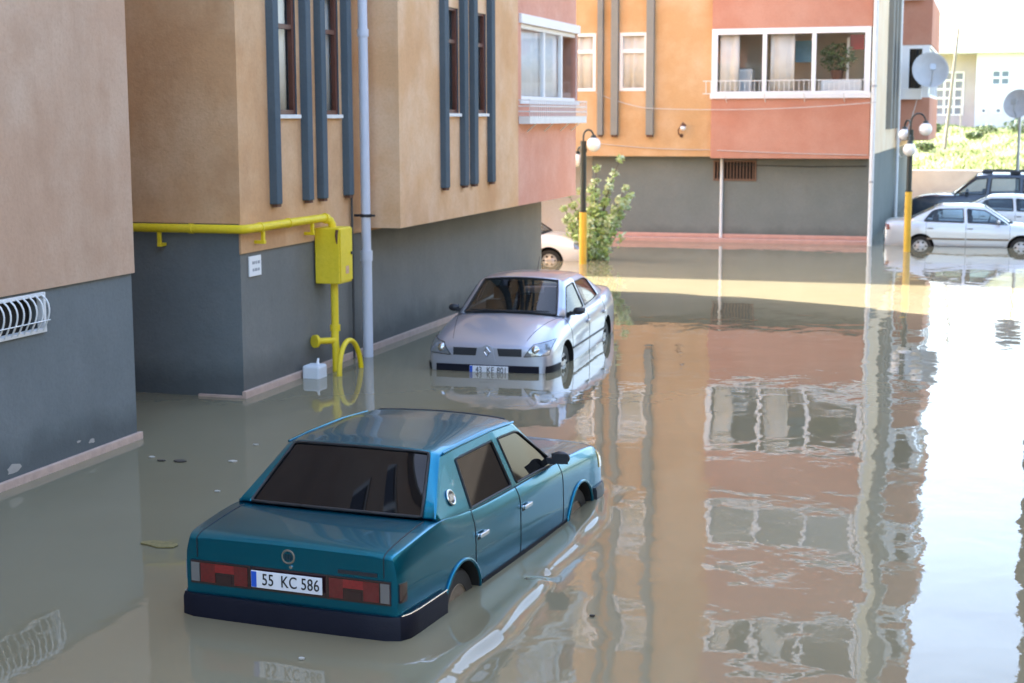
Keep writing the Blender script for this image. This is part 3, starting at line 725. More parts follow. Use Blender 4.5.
mb = MB(); mb.tube(sag((-10.12, YO - .03, 3.92), (-8.70, YO - .16, 3.50), .05) + sag((-8.70, YO - .16, 3.50), (-2.8, YRD - .3, 3.62), .10)[1:], .010, 6); o = mb.build('cable', 'cable'); tag(o, 'thin pale cable sagging across the ochre wall below its windows', 'cable')
mb = MB(); mb.tube(sag((-10.4, YO - .02, 2.62), (-7.05, YO - .02, 2.42), .06) + sag((-7.05, YRD - .02, 2.42), (-3.0, YRD - .02, 2.30), .02)[1:], .009, 6); o = mb.build('cable', 'cable'); tag(o, 'thin pale cable running low along the bottom edge of the far facade', 'cable')
mb = MB(); mb.tube([(-6.5, YP - .02, 2.02), (-4.5, YP - .02, 1.98), (-3.05, YP - .02, 2.0)], .012, 6); o = mb.build('cable', 'darkcable'); tag(o, 'dark cable along the grey wall to the right of the barred vent', 'cable')
mb = MB(); mb.tube(sag((BX - .3, BY0 - .05, 4.2), (XRC + .12, 50.4, 2.4), .35) + sag((XRC + .12, 50.4, 2.4), (-1.95, 38.95, 2.5), .3)[1:], .012, 6); o = mb.build('cable', 'cable'); tag(o, 'loose cable drooping from the side bay to the street lamp', 'cable')
def dish(loc, r, face, label, base):
    """Offset satellite dish: reflector, feed arm with receiver, mount."""
    t = empty('satellite_dish', loc, label, 'satellite dish')
    d = Vector(face).normalized(); q = d.to_track_quat('Z', 'Y').to_matrix().to_4x4()
    prof = [(0, 0)] + [(r * i / 8, .16 * r * (i / 8) ** 2 * 2) for i in range(1, 9)]
    mb = MB(); mb.lathe([(max(a, .001), b_) for a, b_ in prof] + [(r * 1.015, .32 * r), (r * .98, .32 * r - .02)] + [(max(a * .98, .001), b_ - .015) for a, b_ in prof[::-1]], 32)
    o = mb.build('reflector', 'dish', t, smooth=40); o.data.transform(q)
    mb = MB(); mb.tube([(0, -r * .9, .2 * r), (0, -r * .6, r * .7), (0, -.02, r * .95)], .018, 6); mb.box(-.09, .09, -.09, .09, r * .86, r * .98)
    o = mb.build('feed_arm', 'galv', t); o.data.transform(q)
    mb = MB(); b_ = Vector(base) - Vector(loc)
    mb.tube([tuple(d * -.02), tuple(d * -.12), tuple(b_)], .035, 8); mb.build('mount', 'galv', t)
    return t
dish((-1.95, 50.95, 4.66), .56, (.25, -1, .25), 'large grey satellite dish fixed to the side bay of the far building', (-1.97, 51.6, 4.3))
# ---- railing post and dish near the right edge
dish((.80, 52.3, 3.62), .46, (-.45, -1, .25), 'grey satellite dish on a tall post at the right edge, above the dark car', (.82, 52.55, 3.4))
mb = MB(); mb.tube([(.84, 52.6, -.4), (.84, 52.6, 3.75)], .05, 10); o = mb.build('dish_post', 'galv', smooth=60); tag(o, 'grey steel post at the right edge carrying a satellite dish', 'post')

# ================================================================== BANK, WALL, BACK BUILDING
YW = 65.
BW = MB(); BW.box(-9, 40, YW, YW + .35, -.6, 1.12); o = BW.build('retaining_wall', plaster('pale_concrete', (.40, .38, .36), (.29, .27, .25), (.48, .46, .44)), bevel=.02); tag(o, 'low pale concrete retaining wall below the grass bank', 'wall')
def bank_z(x, y): return 1.0 + (y - YW) / 32 * 1.55 + .10 * math.sin(x * .9 + y * .3) + .08 * math.sin(x * 2.3 - y * .7)
xs = frange(-60, 70, 1.2) + [70]; ys = frange(YW + .36, 99, .8) + [99]
vs, fs = grid_mesh(xs, ys, bank_z)
xs2 = [-60, 70]; mb = MB(); mb.add(vs, fs)
gm = simple('grass_earth', (.205, .235, .09), .95, var=.35, scale=.7, bump=.6, bscale=4.)
o = mb.build('grass_bank', gm); o.data.shade_smooth(); tag(o, 'sunlit yellow-green grass bank rising behind the retaining wall', 'grass bank', kind='structure')
rnd = random.Random(3)
mb = MB()
for i in range(16000):
    y = YW + .5 + rnd.random() ** 1.4 * 32; x = rnd.uniform(-5, 6.5)
    z = bank_z(x, y); h_ = rnd.uniform(.06, .20); a = rnd.uniform(0, 6.28); w_ = rnd.uniform(.018, .04); lx, ly = rnd.uniform(-.15, .15), rnd.uniform(-.15, .15)
    c, s_ = math.cos(a) * w_, math.sin(a) * w_
    mb.add([(x - c, y - s_, z - .03), (x + c, y + s_, z - .03), (x + lx, y + ly, z + h_)], [(0, 1, 2)], rnd.choice((0, 0, 1, 2)))
o = mb.build('grass', [simple('grass_a', (.22, .26, .09), .8), simple('grass_b', (.27, .28, .13), .8), simple('grass_c', (.15, .20, .06), .8)]); tag(o, 'tufts of tall yellow-green grass on the bank', 'grass', kind='stuff')
BB = empty('white_building', (6, 108, 2.4), 'long white building with a flat pale roof behind the grass bank', 'building', world=True)
wb = plaster('white_wall', (.70, .72, .77), (.58, .58, .58), (.76, .78, .82), .3)
wp = plaster('beige_wall', (.52, .46, .45), (.44, .38, .36), (.58, .53, .52), .3)
mb = MB(); wall(mb, 'y', 100., -1.05, 30, 1.5, 7.05, [(-.16, .94, 5.1, 6.05), (-.72, -.36, 3.4, 3.78), (.12, .52, 3.4, 3.78), (4, 5.1, 5.1, 6.05), (8, 9.1, 5.1, 6.05)], .2, 1)
mb.quad((-1.05, 100, 1.5), (-1.05, 101.2, 1.5), (-1.05, 101.2, 7.05), (-1.05, 100, 7.05)); mb.quad((30, 100, 1.5), (30, 120, 1.5), (30, 120, 7.05), (30, 100, 7.05)); mb.build('wall', wb, BB)
gw = (-4.1, -1.75, 3.3, 6.0)
mb = MB(); wall(mb, 'y', 101.2, -8, -1.05, 1.5, 7.05, [gw], .2, 1); mb.quad((-8, 101.2, 1.5), (-8, 120, 1.5), (-8, 120, 7.05), (-8, 101.2, 7.05)); mb.build('wall', wp, BB)
def gridwin(y, a0, a1, z0, z1, nx, nz):
    f = MB(); place_frame(f, 'y', y, a0, a1, z0, z1, .10, -.05, .05, [a0 + (a1 - a0) * i / nx for i in range(1, nx)], [z0 + (z1 - z0) * i / nz for i in range(1, nz)], bt=.13)
    fo = f.build('window', 'white', BB)
    mb = MB(); mb.box(a0 + .05, a1 - .05, y + .055, y + .08, z0 + .05, z1 - .05); mb.build('pane', simple('grey_blue_pane', (.20, .26, .32), .1), fo)
gridwin(101.2, *gw, 4, 5)
for q in [(-.16, .94, 5.1, 6.05), (4, 5.1, 5.1, 6.05), (8, 9.1, 5.1, 6.05)]: gridwin(100., *q, 2, 2)
for q in [(-.72, -.36, 3.4, 3.78), (.12, .52, 3.4, 3.78)]: gridwin(100., *q, 1, 1)
mb = MB(); mb.box(-8.4, 30.4, 99.4, 120.5, 7.06, 7.34); mb.box(-7.8, 30, 100.4, 120, 7.341, 8.0); mb.build('roof', 'whitedull', BB)
# leaning poles and scrub on the bank
mb = MB(); mb.tube([(-2.16, 78, bank_z(-2.16, 78) - .2), (-1.70, 78, 7.4)], [.085, .06], 8); o = mb.build('utility_pole', simple('weathered_pole', (.22, .20, .17), .8, var=.2)); tag(o, 'tall weathered wooden pole leaning on the grass bank', 'pole')
mb = MB(); mb.tube([(-1.58, 84, bank_z(-1.58, 84) - .2), (-1.55, 84, 4.9)], .04, 6); o = mb.build('thin_pole', simple('weathered_post', (.30, .28, .27), .8)); tag(o, 'thin short pole on the bank to the right of the leaning pole', 'pole')
BL = ['leftmost dark scrubby bush at the back of the grass bank', 'dark bush in the middle of the row at the back of the grass bank', 'wide dark bush at the right end of the row on the grass bank', 'low flat bush lower down the bank behind the lamp globes', 'small round bush to the right of the thin short pole']
for k, (x, y, r) in enumerate([(-3.2, 93, .45), (-.3, 90, .5), (1.4, 92, .7), (-3.0, 76, .35), (-.9, 86, .35)]):
    t = empty('bush', (x, y, bank_z(x, y)), BL[k], 'bush', 'bushes on the grass bank')
    mb = MB(); leaf_cluster(mb, (0, 0, r * .55), r, 420, .09, rnd, (0, 0, 1), (1.3, 1., .6)); mb.build('foliage', ['leaf', 'leafpale'], t)
    mb = MB()
    for j in range(5): mb.tube([(0, 0, -.1), (rnd.uniform(-r, r), rnd.uniform(-r, r), r * .8)], [.03, .01], 5)
    mb.build('stem', 'bark', t)

# ================================================================== STREET LAMPS
def street_lamp(loc, label, yz, top, arms):
    t = empty('street_lamp', loc, label, 'street lamp', 'globe street lamps in the yard')
    mb = MB(); mb.tube([(0, 0, -.4), (0, 0, yz)], .085, 14); mb.build('lower_pole', 'yellow2', t, smooth=60)
    mb = MB(); mb.tube([(0, 0, yz), (0, 0, top)], .068, 12); mb.tube([(0, 0, yz - .002), (0, 0, yz + .03)], .09, 12); mb.tube([(0, 0, top - .25), (0, 0, top - .17)], .085, 12); mb.build('upper_pole', 'lampgreen', t, smooth=60)
    for (dx, dy, z, r) in arms:
        L_ = math.hypot(dx, dy); mb = MB()
        pts = [(0, 0, z - .05)]
        for i in range(0, 11):
            a = math.pi * (1 - i / 10 * 1.0)
            pts.append((dx * (.5 + .5 * math.cos(a)), dy * (.5 + .5 * math.cos(a)), z + .12 + (L_ * .5 + .04) * math.sin(a)))
        mb.tube(pts, .022, 8); mb.tube([(dx, dy, z + .16), (dx, dy, z + .10)], [.05, .075], 12)
        ar = mb.build('arm', 'lampgreen', t, smooth=60)
        mb = MB(); mb.sphere((dx, dy, z - r + .11), r, 24, 14); mb.build('globe', 'globe', ar, smooth=80)
    return t
street_lamp((-8.68, 33.7, 0), 'street lamp with yellow lower pole beside the leafy sapling', 1.17, 2.75, [(.22, .05, 2.72, .16), (-.16, .10, 2.36, .15)])
street_lamp((-1.87, 38.85, 0), 'street lamp with a yellow lower pole in front of the pale silver sedan', 1.46, 2.95, [(.34, .1, 3.0, .155), (-.16, .26, 2.86, .14), (.0, -.26, 2.52, .155)])

# ================================================================== SAPLING and hidden tree
t = empty('sapling', (-8.72, 34.9, -.3), 'young leafy sapling with pale green shoots behind the left street lamp', 'young tree')
rnd = random.Random(11)
st, lf = MB(), MB()
shoots = [((-.05, 0), (.60, .1, 2.62)), ((0, .05), (.78, -.1, 1.95)), ((0, 0), (.35, .2, 2.1)), ((-.1, .1), (-.35, .1, 1.9)), ((-.1, 0), (-.75, .2, 1.45)), ((.1, 0), (.72, .3, 1.5)), ((0, 0), (.12, -.2, 2.4)), ((.05, .1), (.5, -.3, 1.3)), ((-.1, -.1), (-.6, -.2, 1.2)), ((0, 0), (-.1, .3, 1.6))]
for k_ in range(8): shoots.append(((rnd.uniform(-.1, .1), rnd.uniform(-.1, .1)), (rnd.uniform(-.8, .8), rnd.uniform(-.5, .5), rnd.uniform(1.0, 2.1))))
for (bx, by), (tx, ty, tz) in shoots:
    pts = []
    for i in range(9):
        k = i / 8; pts.append((bx + (tx - bx) * k ** 1.5 + .03 * math.sin(5 * k + tx), by + (ty - by) * k ** 1.5, tz * k))
    st.tube(pts, [.028 - .022 * i / 8 for i in range(9)], 6)
    for i in range(2, 9):
        leaf_cluster(lf, pts[i], .17 - .09 * i / 8, 60 if i < 7 else 40, .07, rnd, (0, 0, 1) if i < 6 else (0, 1, 1))
leaf_cluster(lf, (0, 0, .9), .66, 480, .07, rnd, (0, 0, 1), (1.1, .8, .9))
st.build('trunk', 'bark', t, smooth=60); lf.build('crown', [simple('sapling_leaf', (.38, .52, .17), .5, var=.35, scale=4), simple('sapling_pale', (.60, .68, .42), .6, var=.3, scale=4)], t)
# roadside tree standing just outside the frame on the right; the water mirrors it
t = empty('roadside_tree', (.86, 23.5, -.4), 'dark roadside tree at the right, its reflection trembling in the flood water', 'tree')
mb = MB(); mb.tube([(0, 0, 0), (.03, 0, 1.6), (-.02, .05, 3.4), (.05, 0, 5.4), (.1, .1, 7.6), (.1, .1, 9)], [.30, .25, .22, .19, .12, .03], 12)
for j in range(9):
    a = j * 2.4; z = 5.3 + j * .38; mb.tube([(.05, 0, z), (.7 * math.cos(a), .7 * math.sin(a), z + .5), (1.5 * math.cos(a), 1.5 * math.sin(a), z + 1.1)], [.09, .06, .02], 7)
mb.build('trunk', 'bark', t, smooth=60)
lf = MB()
for j in range(46):
    a = rnd.uniform(0, 6.28); rr = rnd.uniform(.2, 1.7); z = rnd.uniform(6.4, 10.4)
    leaf_cluster(lf, (rr * math.cos(a), rr * math.sin(a), z), .55, 170, .085, rnd, (0, 0, 0, 1))
lf.build('crown', ['leaf', 'leafpale'], t)

# ================================================================== floating litter
LB = ['pale scrap of litter floating left of the recess corner', 'small white scrap floating between the recess and the teal car', 'dark twig and leaf cluster floating in the shade of the recess', 'dark speck floating mid water on the left', 'long yellow drowned leaf floating left of the teal car', 'pale crumb floating behind the left wall corner', 'tiny white crumb floating by the near wall', 'small pale scrap floating near the bottom, behind the teal car', 'tiny dark seed floating on the brown reflection at the bottom']
for k, (x, y, s_, mt) in enumerate([(-7.53, 12.99, .03, 'litterdark'), (-6.85, 13.15, .035, 'litter'), (-7.35, 13.02, .05, 'litterdark'), (-6.42, 12.02, .022, 'litter'), (-6.03, 10.34, .09, 'leafdry'), (-6.98, 13.9, .022, 'litter'), (-7.7, 13.1, .026, 'litter'), (-3.9, 8.3, .018, 'litter'), (-2.4, 9.6, .016, 'litterdark')]):
    mb = MB(); rn = random.Random(k); n = 9
    ring = [(x + s_ * (1 + .5 * rn.random()) * (1.5 if mt == 'leafdry' else 1.) * math.cos(6.28 * i / n), y + s_ * (.6 + .5 * rn.random()) * math.sin(6.28 * i / n), .004) for i in range(n)]
    top = [(px, py, .013) for px, py, _ in ring]
    mb.add(ring + top, [tuple(range(n, 2 * n))] + [(i, (i + 1) % n, n + (i + 1) % n, n + i) for i in range(n)])
    o = mb.build('floating_litter', mt); tag(o, LB[k], 'litter', 'litter floating on the flood water')

# ================================================================== block on the right of the yard, beyond the frame
RBD = empty('apartment_building', (15, 8, -.4), 'brown plastered block outside the right edge, mirrored in car sides and windows', 'building', world=True)
mb = MB(); hs = [(y, y + 1.5, z, z + 1.4) for y in range(-18, 34, 4) for z in fl(1.0, 3)]
wall(mb, 'x', 9.5, -20, 36, -.5, 11., hs, .2, 1)
mb.quad((9.5, 36, -.5), (20, 36, -.5), (20, 36, 11), (9.5, 36, 11)); mb.quad((9.5, -20, -.5), (20, -20, -.5), (20, -20, 11), (9.5, -20, 11)); mb.quad((20, -20, -.5), (20, 36, -.5), (20, 36, 11), (20, -20, 11))
mb.build('wall', plaster('grey_beige_render', (.085, .075, .065), (.06, .05, .045), (.11, .10, .09)), RBD)
mb = MB(); mb.box(9.1, 20.4, -20.4, 36.4, 11.002, 11.3); mb.build('roof', 'roofcap', RBD)
for a0, a1, z0, z1 in hs:
    f = MB(); place_frame(f, 'x', 9.5, a0, a1, z0, z1, .08, .02, .1, ((a0 + a1) / 2,)); fo = f.build('window', 'white', RBD)
    mb = MB(); mb.box(9.58, 9.6, a0 + .05, a1 - .05, z0 + .05, z1 - .05); mb.build('pane', 'glassteal', fo)

# unseen clipped foliage, added outside the frame so the car sides mirror something dark
hd = empty('added_hedge', (5.2, 10, -.4), 'unseen clipped foliage row added outside the right edge to darken the teal car side', 'added_hedge')
rnd = random.Random(5); mb = MB()
mb.box(-.45, .45, -11.6, 12.6, 0, 2.25, 0)
for _ in range(9000):
    side = rnd.random(); y = rnd.uniform(-12, 13); z = rnd.uniform(.1, 2.6)
    x = -.5 + rnd.uniform(-.12, .12) if side < .5 else (.5 + rnd.uniform(-.12, .12) if side < .7 else rnd.uniform(-.55, .55))
    if side >= .7: z = 2.3 + rnd.uniform(-.08, .25)
    p = Vector((x, y, z)); d_ = Vector((rnd.gauss(0, 1), rnd.gauss(0, 1), rnd.gauss(0, 1))).normalized(); e_ = d_.orthogonal().normalized()
    mb.add([p - d_ * .09, p + e_ * .04, p + d_ * .09, p - e_ * .04], [(0, 1, 2, 3)], 1)
mb.build('foliage', [simple('hedge_core', (.012, .018, .008), .95), 'leaf'], hd)
# ================================================================== CARS
def cage(rows, mats, creases=None, caps=True):
    """rows: list of stations, each a list of half-section points (x>=0,y,z). mats(i,k,side)->index. Mirrored over x=0."""
    bm = bmesh.new(); cl = bm.edges.layers.float.new('crease_edge')
    V = []
    for st in rows:
        r, l = [], []
        for (x, y, z) in st:
            a = bm.verts.new((x, y, z)); r.append(a)
            l.append(a if abs(x) < 1e-6 else bm.verts.new((-x, y, z)))
        V.append((r, l))
    K = len(rows[0])
    for i in range(len(rows) - 1):
        for k in range(K - 1):
            for s in (0, 1):
                q = [V[i][s][k], V[i + 1][s][k], V[i + 1][s][k + 1], V[i][s][k + 1]]
                q2 = []
                [q2.append(v) for v in q if v not in q2]
                if len(q2) < 3: continue
                if s: q2.reverse()
                f = bm.faces.new(q2); f.material_index = mats(i, k, s)
    if caps:
        for i in (0, len(rows) - 1):
            r, l = V[i]
            for k in range(K - 1):
                q = [r[k], l[k], l[k + 1], r[k + 1]]; q2 = []
                [q2.append(v) for v in q if v not in q2]
                f = bm.faces.new(q2); f.material_index = mats(-1 if i == 0 else -2, k, 0)
    if creases:
        for (kind, idx), val in creases.items():
            if kind == 'row':     # along y
                for i in range(len(rows) - 1):
                    for s in (0, 1):
                        e = bm.edges.get((V[i][s][idx], V[i + 1][s][idx]))
                        if e: e[cl] = val
            else:                 # around a station
                for k in range(K - 1):
                    for s in (0, 1):
                        e = bm.edges.get((V[idx][s][k], V[idx][s][k + 1]))
                        if e: e[cl] = val
    bmesh.ops.recalc_face_normals(bm, faces=bm.faces)
    return bm

def subsurf(bm, lv, mats):
    me = bpy.data.meshes.new('tmp'); bm.to_mesh(me); bm.free()
    for m in mats: me.materials.append(M[m])
    o = bpy.data.objects.new('tmp', me); COL.objects.link(o)
    s = o.modifiers.new('s', 'SUBSURF'); s.levels = lv; s.render_levels = lv
    out = evaluated(o); bpy.data.objects.remove(o); return out

def bvh_of(me):
    bm = bmesh.new(); bm.from_mesh(me); t = BVHTree.FromBMesh(bm); bm.free(); return t

def patch(bvh, axis, sgn, quad, off=.004, thick=.012, n=(10, 5), start=4.):
    """A thin panel laid on the body: quad = 4 corners in the plane seen along `axis` from side sgn."""
    ax = 'xyz'.index(axis); others = [i for i in range(3) if i != ax]
    outer, inner = [], []
    for j in range(n[1] + 1):
        for i in range(n[0] + 1):
            u, v = i / n[0], j / n[1]
            p = [sum(w * q[c] for w, q in zip(((1 - u) * (1 - v), u * (1 - v), u * v, (1 - u) * v), quad)) for c in (0, 1)]
            o = [0, 0, 0]; o[others[0]], o[others[1]] = p; o[ax] = sgn * start
            if axis == 'y': o[1] = 2.2 + sgn * start
            d = [0, 0, 0]; d[ax] = -sgn
            hit = bvh.ray_cast(Vector(o), Vector(d))
            if hit[0] is None:
                o[ax] = (2.2 if axis == 'y' else 0) + sgn * 2.1 if axis == 'y' else sgn * .8
                loc, nor, *_ = bvh.find_nearest(Vector(o))
            else: loc, nor = hit[0], hit[1]
            if nor[ax] * sgn < 0: nor = -nor
            outer.append(loc + nor * off); inner.append(loc + nor * (off - thick))
    w = n[0] + 1; N_ = len(outer); fs = []
    for j in range(n[1]):
        for i in range(n[0]):
            a = j * w + i; fs.append((a, a + 1, a + w + 1, a + w)); fs.append((N_ + a, N_ + a + w, N_ + a + w + 1, N_ + a + 1))
    bd = [i for i in range(w)] + [j * w + n[0] for j in range(1, n[1] + 1)] + [n[1] * w + i for i in range(n[0] - 1, -1, -1)] + [j * w for j in range(n[1] - 1, 0, -1)]
    for a, b_ in zip(bd, bd[1:] + bd[:1]): fs.append((a, b_, N_ + b_, N_ + a))
    return outer + inner, fs
def put_patch(name, mat, parent, bvh, *a, **k):
    mb = MB(); vs, fs = patch(bvh, *a, **k); mb.add(vs, fs); return mb.build(name, mat, parent, smooth=45)

def separate(me, keep):
    """Split a mesh: returns (mesh of faces where keep(face), mesh of the rest)."""
    out = []
    for want in (True, False):
        bm = bmesh.new(); bm.from_mesh(me)
        kill = [f for f in bm.faces if bool(keep(f)) != want]
        bmesh.ops.delete(bm, geom=kill, context='FACES')
        m2 = bpy.data.meshes.new('part'); bm.to_mesh(m2); bm.free()
        for m in me.materials: m2.materials.append(m)
        out.append(m2)
    return out

def boundary_loops(me):
    bm = bmesh.new(); bm.from_mesh(me); bmesh.ops.remove_doubles(bm, verts=bm.verts, dist=1e-5)
    ed = {e for e in bm.edges if e.is_boundary}; loops = []
    while ed:
        e = ed.pop(); a, b_ = e.verts; path = [a, b_]
        while True:
            nx = [x for x in path[-1].link_edges if x in ed]
            if not nx: break
            ed.discard(nx[0]); path.append(nx[0].other_vert(path[-1]))
            if path[-1] is path[0]: path.pop(); break
        loops.append([v.co.copy() for v in path])
    bm.free(); return loops

def thin_loop(P, step):
    """Resample a closed loop so that tubes along it stay smooth."""
    n = len(P); L_ = [(P[(i + 1) % n] - P[i]).length for i in range(n)]; T = sum(L_); k = max(8, int(T / step)); out = []
    acc = 0; i = 0
    for j in range(k):
        t = T * j / k
        while acc + L_[i] < t and i < n - 1: acc += L_[i]; i += 1
        out.append(P[i].lerp(P[(i + 1) % n], 0 if L_[i] == 0 else (t - acc) / L_[i]))
    return out

def finish(me, angle=38):
    bm = bmesh.new(); bm.from_mesh(me); bmesh.ops.remove_doubles(bm, verts=bm.verts, dist=1e-5); bm.to_mesh(me); bm.free()
    me.shade_smooth(); me.set_sharp_from_angle(angle=R(angle)); return me

def make_wheel(parent, x, y, r, w, rim_mat, rr, style):
    s = 1 if x > 0 else -1
    mb = MB(); xo = x; xi = x - s * w
    P = [(rr * .98, xi), (r * .93, xi), (r * .985, xi + s * .02), (r, xi + s * w * .3), (r, xo - s * w * .3), (r * .985, xo - s * .02), (r * .93, xo), (rr * 1.0, xo - s * .004), (rr * .98, xo - s * .02)]
    wheel = mb.lathe(P, 40, (0, y, r), 'x').build('wheel', 'blackrub', parent, smooth=50)
    mb = MB()
    Q = [(rr * 1.02, xo - s * .012), (rr * .96, xo - s * .004), (rr * .9, xo - s * .03), (rr * .86, xo - s * .035)]
    if style == 'steel': Q += [(rr * .62, xo - s * .01), (rr * .5, xo - s * .012), (rr * .30, xo - s * .05), (rr * .2, xo - s * .05), (rr * .18, xo - s * .02), (.001, xo - s * .018)]
    else: Q += [(rr * .8, xo - s * .02), (rr * .45, xo + s * .002), (rr * .25, xo + s * .004), (.001, xo + s * .006)]
    mb.lathe(Q, 40, (0, y, r), 'x')
    rim = mb.build('rim', rim_mat, wheel, smooth=35)
    mb = MB()
    nh = 10 if style == 'steel' else 7
    for j in range(nh):
        a = 2 * math.pi * j / nh + .2; q = rr * .72
        c = (xo - s * (.026 if style == 'steel' else .009), y + q * math.cos(a), r + q * math.sin(a))
        mb.lathe([(.001, 0), (rr * (.085 if style == 'steel' else .14), 0), (rr * (.085 if style == 'steel' else .14), s * .012), (.001, s * .012)], 10, c, 'x')
    mb.build('vent_hole', 'well', rim)
    return wheel

def build_car(P):
    """P: dict of stations, panes, doors, axles, paint."""
    root = empty('parked_car', P['loc'], P['label'], 'car', P.get('group'), R(P['rz']))
    paint = P['paint']
    # ---- lower body
    rows = []
    for (y, xs, xm, xh, xb, xi, zh, zb, zi, zc, *rk) in P['body']:
        rk = rk[0] if rk else 0
        pts = [(0, .17), (xs - .06, .17), (xs, .22), (xm - .004, .36), (xm, .54), (xh, zh), (xb, zb), (xi, zi), (xi * .5, (zi + zc * 2) / 3), (0, zc)]
        rows.append([(x, y + rk * (z - .55), z) for x, z in pts])
    cab = P['cabin']
    def bm_mats(i, k, s): return 1 if (cab[0] <= i < cab[1] and k >= 7) else 0
    bm = cage(rows, bm_mats, P.get('creases', {}))
    me = subsurf(bm, P.get('lv', 2), [paint, 'inter'])
    # ---- wheel arches
    o = bpy.data.objects.new('tmp', me); COL.objects.link(o); cut = []
    for y in P['axles']:
        for s in (-1, 1):
            mb = MB(); mb.lathe([(P['arch'], s * (P['xw'] - .26)), (P['arch'], s * 1.3)], 48, (0, y, P['r'] + P.get('archdz', .02)), 'x')
            c = mb.build('cut', 'well', weld=True); c.data.materials.clear(); c.data.materials.append(M['well']); cut.append(c)
            m = o.modifiers.new('b', 'BOOLEAN'); m.operation = 'DIFFERENCE'; m.object = c; m.solver = 'EXACT'; m.material_mode = 'TRANSFER'
    full = bvh_of(me)
    me2 = evaluated(o); bpy.data.objects.remove(o)
    for c in cut: bpy.data.objects.remove(c)
    # ---- doors
    bm = bmesh.new(); bm.from_mesh(me2)
    zlo = P.get('door_z', .30)
    ycuts = sorted({y for d in P['doors'] for y in d})
    for y in ycuts: bmesh.ops.bisect_plane(bm, geom=bm.verts[:] + bm.edges[:] + bm.faces[:], plane_co=(0, y, 0), plane_no=(0, 1, 0))
    bmesh.ops.bisect_plane(bm, geom=bm.verts[:] + bm.edges[:] + bm.faces[:], plane_co=(0, 0, zlo), plane_no=(0, 0, 1))
    bm.to_mesh(me2); bm.free()
    rest = me2; doors = []
    xin = P.get('door_x', .70)
    for y0, y1 in P['doors']:
        for s in (-1, 1):
            def keep(f, y0=y0, y1=y1, s=s):
                c = f.calc_center_median()
                return y0 < c.y < y1 and c.x * s > xin and c.z > zlo and f.material_index == 0 and f.normal.x * s > .25
            d, rest = separate(rest, keep); doors.append((d, s, y0, y1))
    body = link('body', finish(rest), root)
    trimm = MB()
    for d, s, y0, y1 in doors:
        lp = boundary_loops(d)
        do = link('door', finish(d), root)
        mb = MB()
        for l in lp:
            if len(l) > 12: mb.tube([v + Vector((s * .0005, 0, 0)) for v in thin_loop(l, .03)], .0038, 5, closed=True)
        if mb.v: mb.build('door_gap', 'blackrub', do)
        hy, hz = (y0 + .10 if y1 > y0 else y0), P['handle_z']
        loc = full.ray_cast(Vector((s * 3, hy, hz)), Vector((-s, 0, 0)))[0]
        if loc:
            mb = MB(); mb.box(loc.x + s * .012, loc.x + s * .034, hy - .075, hy + .075, hz - .012, hz + .018); mb.box(loc.x - .02 * s, loc.x + s * .012, hy - .07, hy - .045, hz - .01, hz + .014); mb.box(loc.x - .02 * s, loc.x + s * .012, hy + .045, hy + .07, hz - .01, hz + .014)
            mb.build('handle', P.get('handle_mat', paint), do, bevel=.006)
            v, f = patch(full, 'x', s, [(hy - .065, hz - .03), (hy + .065, hz - .03), (hy + .065, hz + .012), (hy - .065, hz + .012)], .002, .004, (3, 2)); mb = MB(); mb.add(v, f); mb.build('handle_recess', 'blackrub', do)
        if P.get('moulding'):
            z0, z1 = P['moulding']; ya, yb = y0 + .02, y1 - .02
            put_patch('moulding', P.get('moulding_mat', 'blackpl'), do, full, 'x', s, [(ya, z0), (yb, z0), (yb, z1), (ya, z1)], .010, .016, (10, 2))
    # ---- greenhouse
    grows = []
    for (yb, yt, xb, zb, xt, zt, zc, *fl) in P['house']:
        if fl and fl[0] == 'base':   # collapsed station: foot of front or rear screen
            dz, sg = fl[1], fl[2]
            grows.append([(xb + .012, yb - sg * .03, zb - .05), (xb, yb - sg * .02, zb - .01), (xb - .012, yb, zb + .006), (xb - .022, yb, zb + .012), (xt, yt, zt), (xt * .5, yt + (zc - 0) * .0 + sg * .035, zt + dz * .7), (0, yt + sg * .05, zt + dz)])
        else:
            bow = fl[0] if fl else 0
            lx = lambda a: xb + (xt - xb) * a
            ly = lambda a: yb + (yt - yb) * a
            zg = zt - .035
            lz = lambda a: zb + (zg - zb) * a
            grows.append([(xb + .012, yb, zb - .05), (lx(.0) + .004, ly(.0), zb + .012), (lx(.86) + .012, ly(.86), lz(.86)), (xt + .006, yt, zg), (xt - P.get('pillar', .055), yt, zt), (xt * .5, yt + bow * .75, (zt + 2 * zc) / 3), (0, yt + bow, zc)])
    sides = P['side_glass']   # {segment index: pane number}
    fs_, rs_ = P['front_seg'], P['rear_seg']
    def gm(i, k, s):
        if i == fs_ and k >= 4: return 2
        if i == rs_ and k >= 4: return 3
        if k == 1 and i in sides: return 10 + sides[i] * 2 + s
        return 0
    cr = {('row', 3): .45, ('row', 1): .7, ('row', 2): .55}
    for i in P.get('house_crease', ()): cr[('st', i)] = .8
    bm = cage(grows, gm, cr, caps=False)
    npan = max(sides.values()) + 1
    g = subsurf(bm, P.get('lv', 2), [paint] * (12 + 2 * npan))
    roof_me, glass_me = separate(g, lambda f: f.material_index < 2)
    m0 = roof_me
    ro = link('roof', finish(m0), root)
    sd = ro.modifiers.new('thickness', 'SOLIDIFY'); sd.thickness = .028; sd.offset = -1
    ids = sorted({p.material_index for p in glass_me.polygons}); gb = bvh_of(g)
